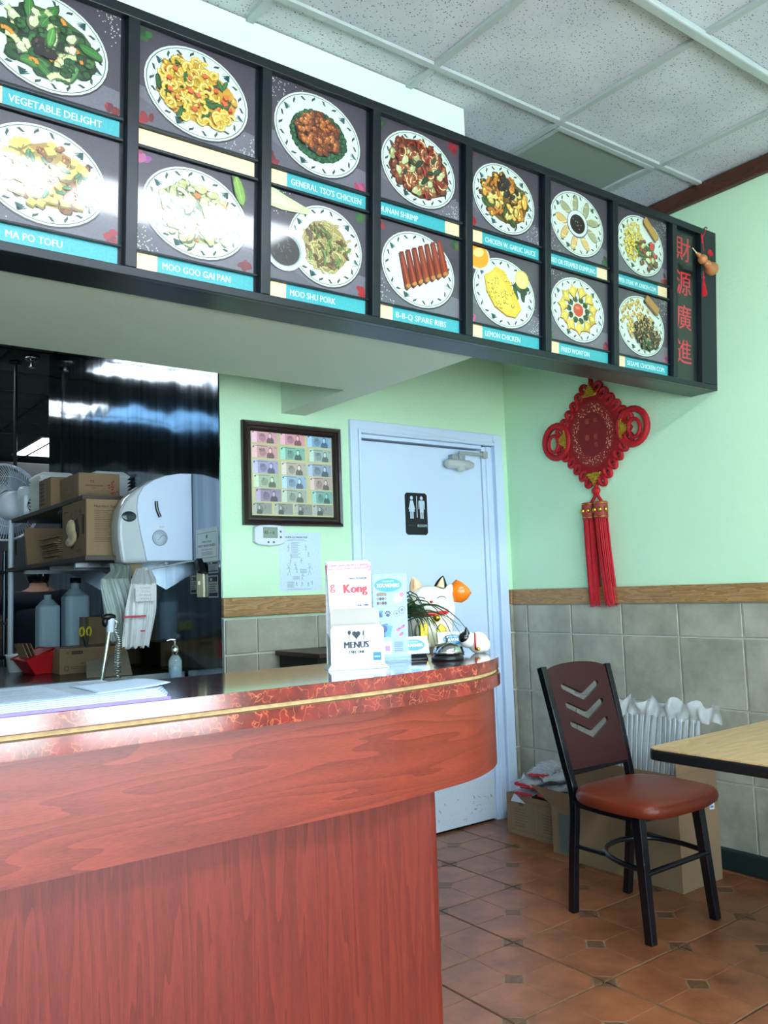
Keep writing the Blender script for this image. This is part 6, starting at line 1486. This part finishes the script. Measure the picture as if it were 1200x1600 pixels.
# sprayer with coiled hose and other bits on the sink counter
a_ = onZ(160, 1073, ZK)
SY = 3.35
t = thing('pot_sprayer', (onY(158, 1075, SY).x, SY, ZK), 0, 'chrome pre-rinse spray pipe with coiled hose behind the counter', 'faucet')
ox = t.location
def lp(x, y, Y=SY): q = onY(x, y, Y); return (q.x - ox.x, Y - SY, q.z - ZK)
e0 = lp(158, 1075); MB().tube([lp(156, 1088), lp(173.5, 968)], [.009, .008], 12).build('pipe', M['chrome'], t)
MB().tube([lp(172, 988), lp(173.5, 966)], .0135, 12).build('collar', M['plastic_white'], t); b = MB(); b.ball(lp(170, 964), (.03, .015, .014)); b.ball(lp(164, 972), (.012, .012, .02)); b.build('spray_head', M['black'], t)
b = MB(); P = []; path = catmull([lp(176, 968), lp(182, 972), lp(180, 985), lp(186, 1000), lp(184, 1020), lp(184, 1045), (lp(184, 1080)[0], 0, 0)], 10)
tot = len(path) - 1; turns = 34
for k in range(turns * 10):
    u = k / (turns * 10) * tot; i = min(int(u), tot - 1); c = path[i].lerp(path[i + 1], u - i); a = 2 * PI * k / 10; P.append((c.x + .011 * math.cos(a), c.y + .011 * math.sin(a), c.z))
b.tube(P, .0022, 5); b.build('coiled_hose', M['chrome'], t)
q = onY(156, 1068, 3.22); o = MB().box((-.035, -.02, 0), (.04, .02, .055)).build('white_block', M['plastic_white'], bevel=.004); o.location = (q.x, 3.22, ZK); tag(o, 'small white plastic block at the foot of the spray pipe', 'block')
o = MB().ball((0, 0, .03), (.045, .035, .028), 20, 10).build('green_lid', mat('green_plastic', (70, 190, 50), .4)); o.location = (onY(137, 1076, 3.20).x, 3.20, ZK); tag(o, 'bright green lid peeking over the paper stack', 'lid')
sb = onY(274, 1060, 3.22)
t = thing('soap_bottle', (sb.x, 3.22, ZK), 0, 'clear pump soap bottle with blue liquid behind the counter', 'bottle')
MB().lathe([(0, 0), (.024, 0), (.026, .005), (.026, .095), (.018, .11), (.012, .115), (.012, .12)], 20, Matrix.Translation((0, 0, .06))).build('bottle_body', M['glassy'], t)
MB().lathe([(0, .063), (.0235, .063), (.0235, .13), (0, .131)], 20).build('liquid', M['blueliq'], t)
MB().lathe([(.013, .178), (.014, .18), (.014, .20), (.010, .212), (.004, .214), (.004, .236), (0, .237)], 16).tube([(0, 0, .236), (-.02, 0, .238), (-.035, 0, .234)], [.007, .006, .003], 8).build('pump', M['chrome'], t)
MB().box((-.04, -.03, 0), (.04, .03, .0595)).build('soap_stand', M['dark'], t)
t = thing('scrubber_tray', (onY(240, 1066, 3.2).x, 3.22, ZK), 0, 'shallow tray of grey steel scrubber beside the soap bottle', 'tray')
MB().box((-.09, -.06, 0), (.06, .06, .03)).build('tray_body', M['dark'], t); b = MB()
for k in range(120): a = random.uniform(0, 6.28); c = (random.uniform(-.085, .055), random.uniform(-.055, .055), .034 + random.uniform(0, .018)); b.tube([(c[0] + .007 * math.cos(a + j), c[1] + .007 * math.sin(a + j), c[2] + .002 * j) for j in range(4)], .0011, 4, cap=False)
o = b.build('steel_wool', mat('steel_wool', (130, 134, 128), .4, .6), t); o['kind'] = 'stuff'
t = thing('white_blue_sponge', (onY(212, 1068, 3.1).x, 3.10, ZK), .4, 'pale blue scoop handle just behind the paper corner', 'scoop')
MB().prism([(-.03, 0), (.03, 0), (.02, .05), (-.02, .065)], -.012, .012, axis='y').build('scoop_body', mat('pale_blue', (170, 200, 230), .4), t, bevel=.004)
MB().tube([(.0, 0, .05), (.03, 0, .075)], .006, 8).build('handle', mat('pale_blue2', (170, 200, 230), .4), t)
# pan and papers on the table
o = MB().hexa([(1.30, 4.10, ZS + .001), (1.50, 4.05, ZS + .001), (1.56, 4.25, ZS + .001), (1.36, 4.3, ZS + .001)], [(1.30, 4.10, ZS + .003), (1.50, 4.05, ZS + .003), (1.56, 4.28, ZS + .10), (1.36, 4.3, ZS + .06)]).build('paper_bag', mat('pale_paper', (150, 140, 124), .7)); tag(o, 'folded pale paper sleeve lying in front of the carton', 'paper bag')
# far left: rack, pans, person
t = thing('kitchen_rack', (1.05, 6.2, 0), 0, 'dark metal rack with shelves at the far left of the kitchen', 'rack')
for z in (.45, .90, 1.12, 1.45): MB().box((-.45, -.25, z), (.33, .25, z + .02)).build('rack_shelf', M['darksteel'], t)
for x in (-.43, .31):
    for y in (-.23, .23): MB().tube([(x, y, 0), (x, y, 1.6)], .014, 10).build('post', M['darksteel'], t)
def pan(x, y, z, r, h_, lab, m='steel'):
    t = thing('cooking_pan', (x, y, z), 0, lab, 'pan'); MB().lathe([(0, 0), (r * .85, 0), (r, h_), (r * .97, h_), (r * .82, .004), (0, .004)], 24).build('pan_body', M[m], t); MB().tube([(0, -r, h_ * .8), (0, -r - .12, h_)], .008, 8).build('handle', M['black'], t)
pan(1.20, 6.15, .921, .10, .06, 'steel pan on the rack left of the standing person')
pan(.78, 6.2, .921, .13, .08, 'wide steel pan at the far left of the rack')
t = thing('steel_bowl', (1.2, 6.1, 1.471), 0, 'pile of shiny crumpled foil in a bowl on the top rack shelf', 'bowl')
MB().lathe([(0, 0), (.05, 0), (.11, .05), (.115, .05), (.05, -.0), (0, .004)], 24).build('bowl', M['steel'], t); b = MB()
for k in range(9): b.ball((random.gauss(0, .04), random.gauss(0, .03), .06 + random.uniform(0, .04)), random.uniform(.025, .045), 7, 5)
b.build('crumpled_foil', mat('foil', (190, 200, 206), .2, .8, bump=1, bscale=40), t)
t = thing('white_bowl', (1.16, 6.1, 1.141), 0, 'white bowl on the middle rack shelf', 'bowl'); MB().lathe([(0, 0), (.05, 0), (.09, .07), (.085, .07), (.045, .006), (0, .006)], 24).build('bowl', M['foam'], t)
t = thing('dark_backdrop_box', (3.05, 10.8, 0), 0, 'tall dark cabinet filling the far end of the kitchen below the bright light', 'cabinet')  # invented box that keeps the far kitchen end dark in front of the pale wall
MB().box((-1.1, -.3, 0), (1.04, .38, 2.9)).build('cabinet_body', M['dark'], t, bevel=.01); MB().box((-1.05, -.315, .1), (-.02, -.301, 2.8)).build('door', M['dark'], t); MB().box((.0, -.315, .1), (1.0, -.301, 2.8)).build('door', M['dark'], t)
# ceiling pole and sprinkler
q = onY(24, 640, 6.4); t = thing('hanging_pole', (q.x, 6.4, 1.9), 0, 'thin dark vertical pipe hanging from the kitchen ceiling', 'pipe'); MB().tube([(0, 0, -.3), (0, 0, 1.1)], .013, 10).build('pipe', M['black'], t); MB().lathe([(0, 1.07), (.04, 1.07), (.04, 1.095), (0, 1.099)], 16).build('flange', M['black'], t)
q = onZ(50, 556, 2.99); t = thing('sprinkler_head', (q.x, q.y, 2.985), 0, 'chrome fire sprinkler head on the dark kitchen ceiling', 'sprinkler')
MB().lathe([(.0, 0), (.055, 0), (.045, -.025), (.03, -.035), (0, -.035)], 20).build('escutcheon', M['chrome'], t); MB().tube([(0, 0, -.035), (0, 0, -.075)], .012, 8).lathe([(0, -.076), (.025, -.076), (.025, -.08), (0, -.08)], 12).build('deflector', M['chrome'], t)
# person standing with the back turned, mostly hidden behind shelf and jugs
px = onY(54, 950, 6.35)
t = thing('person', (px.x + .02, 6.35, 0), -.3, 'person in navy short-sleeved shirt bending over with back turned behind the jugs', 'person')
def skin_obj(name, verts, edges, rad, m, par, root=0, sub=2):
    me = bpy.data.meshes.new(name); me.from_pydata(verts, edges, []); o = bpy.data.objects.new(name, me); C.objects.link(o); o.parent = par
    sk = o.modifiers.new('skin', 'SKIN'); 
    for i, r in enumerate(rad): me.skin_vertices[0].data[i].radius = (r, r) if not isinstance(r, tuple) else r
    me.skin_vertices[0].data[root].use_root = True; sk.use_smooth_shade = True
    ss = o.modifiers.new('sub', 'SUBSURF'); ss.levels = sub; ss.render_levels = sub; me.materials.append(m); return o
for nm, m_, extra in (('body', M['skin'], 0),):
    V = [(0, 0, .88), (0, -.02, 1.05), (0, -.0, 1.22), (0, .04, 1.31), (0, .07, 1.37), (0, .10, 1.45), (0, .12, 1.53),
         (.17, .03, 1.29), (.23, .10, 1.05), (.20, .32, .98), (-.17, .03, 1.29), (-.23, .10, 1.05), (-.20, .32, .98),
         (.09, 0, .82), (.10, -.02, .46), (.10, 0, .08), (.11, .10, .05), (-.09, 0, .82), (-.10, -.02, .46), (-.10, 0, .08), (-.11, .10, .05), (.19, .38, .98), (-.19, .38, .98)]
    Ed = [(0, 1), (1, 2), (2, 3), (3, 4), (4, 5), (5, 6), (3, 7), (7, 8), (8, 9), (9, 21), (3, 10), (10, 11), (11, 12), (12, 22), (0, 13), (13, 14), (14, 15), (15, 16), (0, 17), (17, 18), (18, 19), (19, 20)]
    Rd = [(.14, .10), (.12, .09), (.12, .085), (.07, .055), (.048, .048), (.078, .09), (.06, .07), .045, .042, .032, .045, .042, .032, .085, .06, .045, .035, .085, .06, .045, .035, .035, .035]
    skin_obj('body', V, Ed, Rd, m_, t)
V2 = [(0, 0, .86), (0, -.02, 1.05), (0, .0, 1.21), (0, .045, 1.345), (.17, .03, 1.285), (.215, .07, 1.14), (-.17, .03, 1.285), (-.215, .07, 1.14)]
skin_obj('shirt', V2, [(0, 1), (1, 2), (2, 3), (3, 4), (4, 5), (3, 6), (6, 7)], [(.18, .14), (.175, .13), (.19, .14), (.15, .12), .09, .07, .09, .07], M['navy'], t)
MB().tube([(.062 * math.cos(a), .062 * math.sin(a) * .9 + .065, 1.355 + .01 * math.sin(a)) for a in [2 * PI * k / 20 for k in range(20)]], .008, 6, closed=True).build('collar', M['foam'], t)
V3 = [(.0, 0, .86), (.09, 0, .80), (.10, -.02, .46), (.10, 0, .10), (-.09, 0, .80), (-.10, -.02, .46), (-.10, 0, .10)]
skin_obj('trousers', V3, [(0, 1), (1, 2), (2, 3), (0, 4), (4, 5), (5, 6)], [(.165, .125), .10, .075, .062, .10, .075, .062], M['black'], t)
b = MB(); b.ball((0, .09, 1.475), (.088, .10, .115), 18, 12); remesh(b.build('hair', M['catblack'], t), .01)
# dark wooden stand behind the counter
q = onY(462, 1014, 3.2)
t = thing('wooden_stand', (2.08, 3.22, 0), 0, 'dark reddish wooden cabinet top seen behind the counter below the tiled wall', 'cabinet')
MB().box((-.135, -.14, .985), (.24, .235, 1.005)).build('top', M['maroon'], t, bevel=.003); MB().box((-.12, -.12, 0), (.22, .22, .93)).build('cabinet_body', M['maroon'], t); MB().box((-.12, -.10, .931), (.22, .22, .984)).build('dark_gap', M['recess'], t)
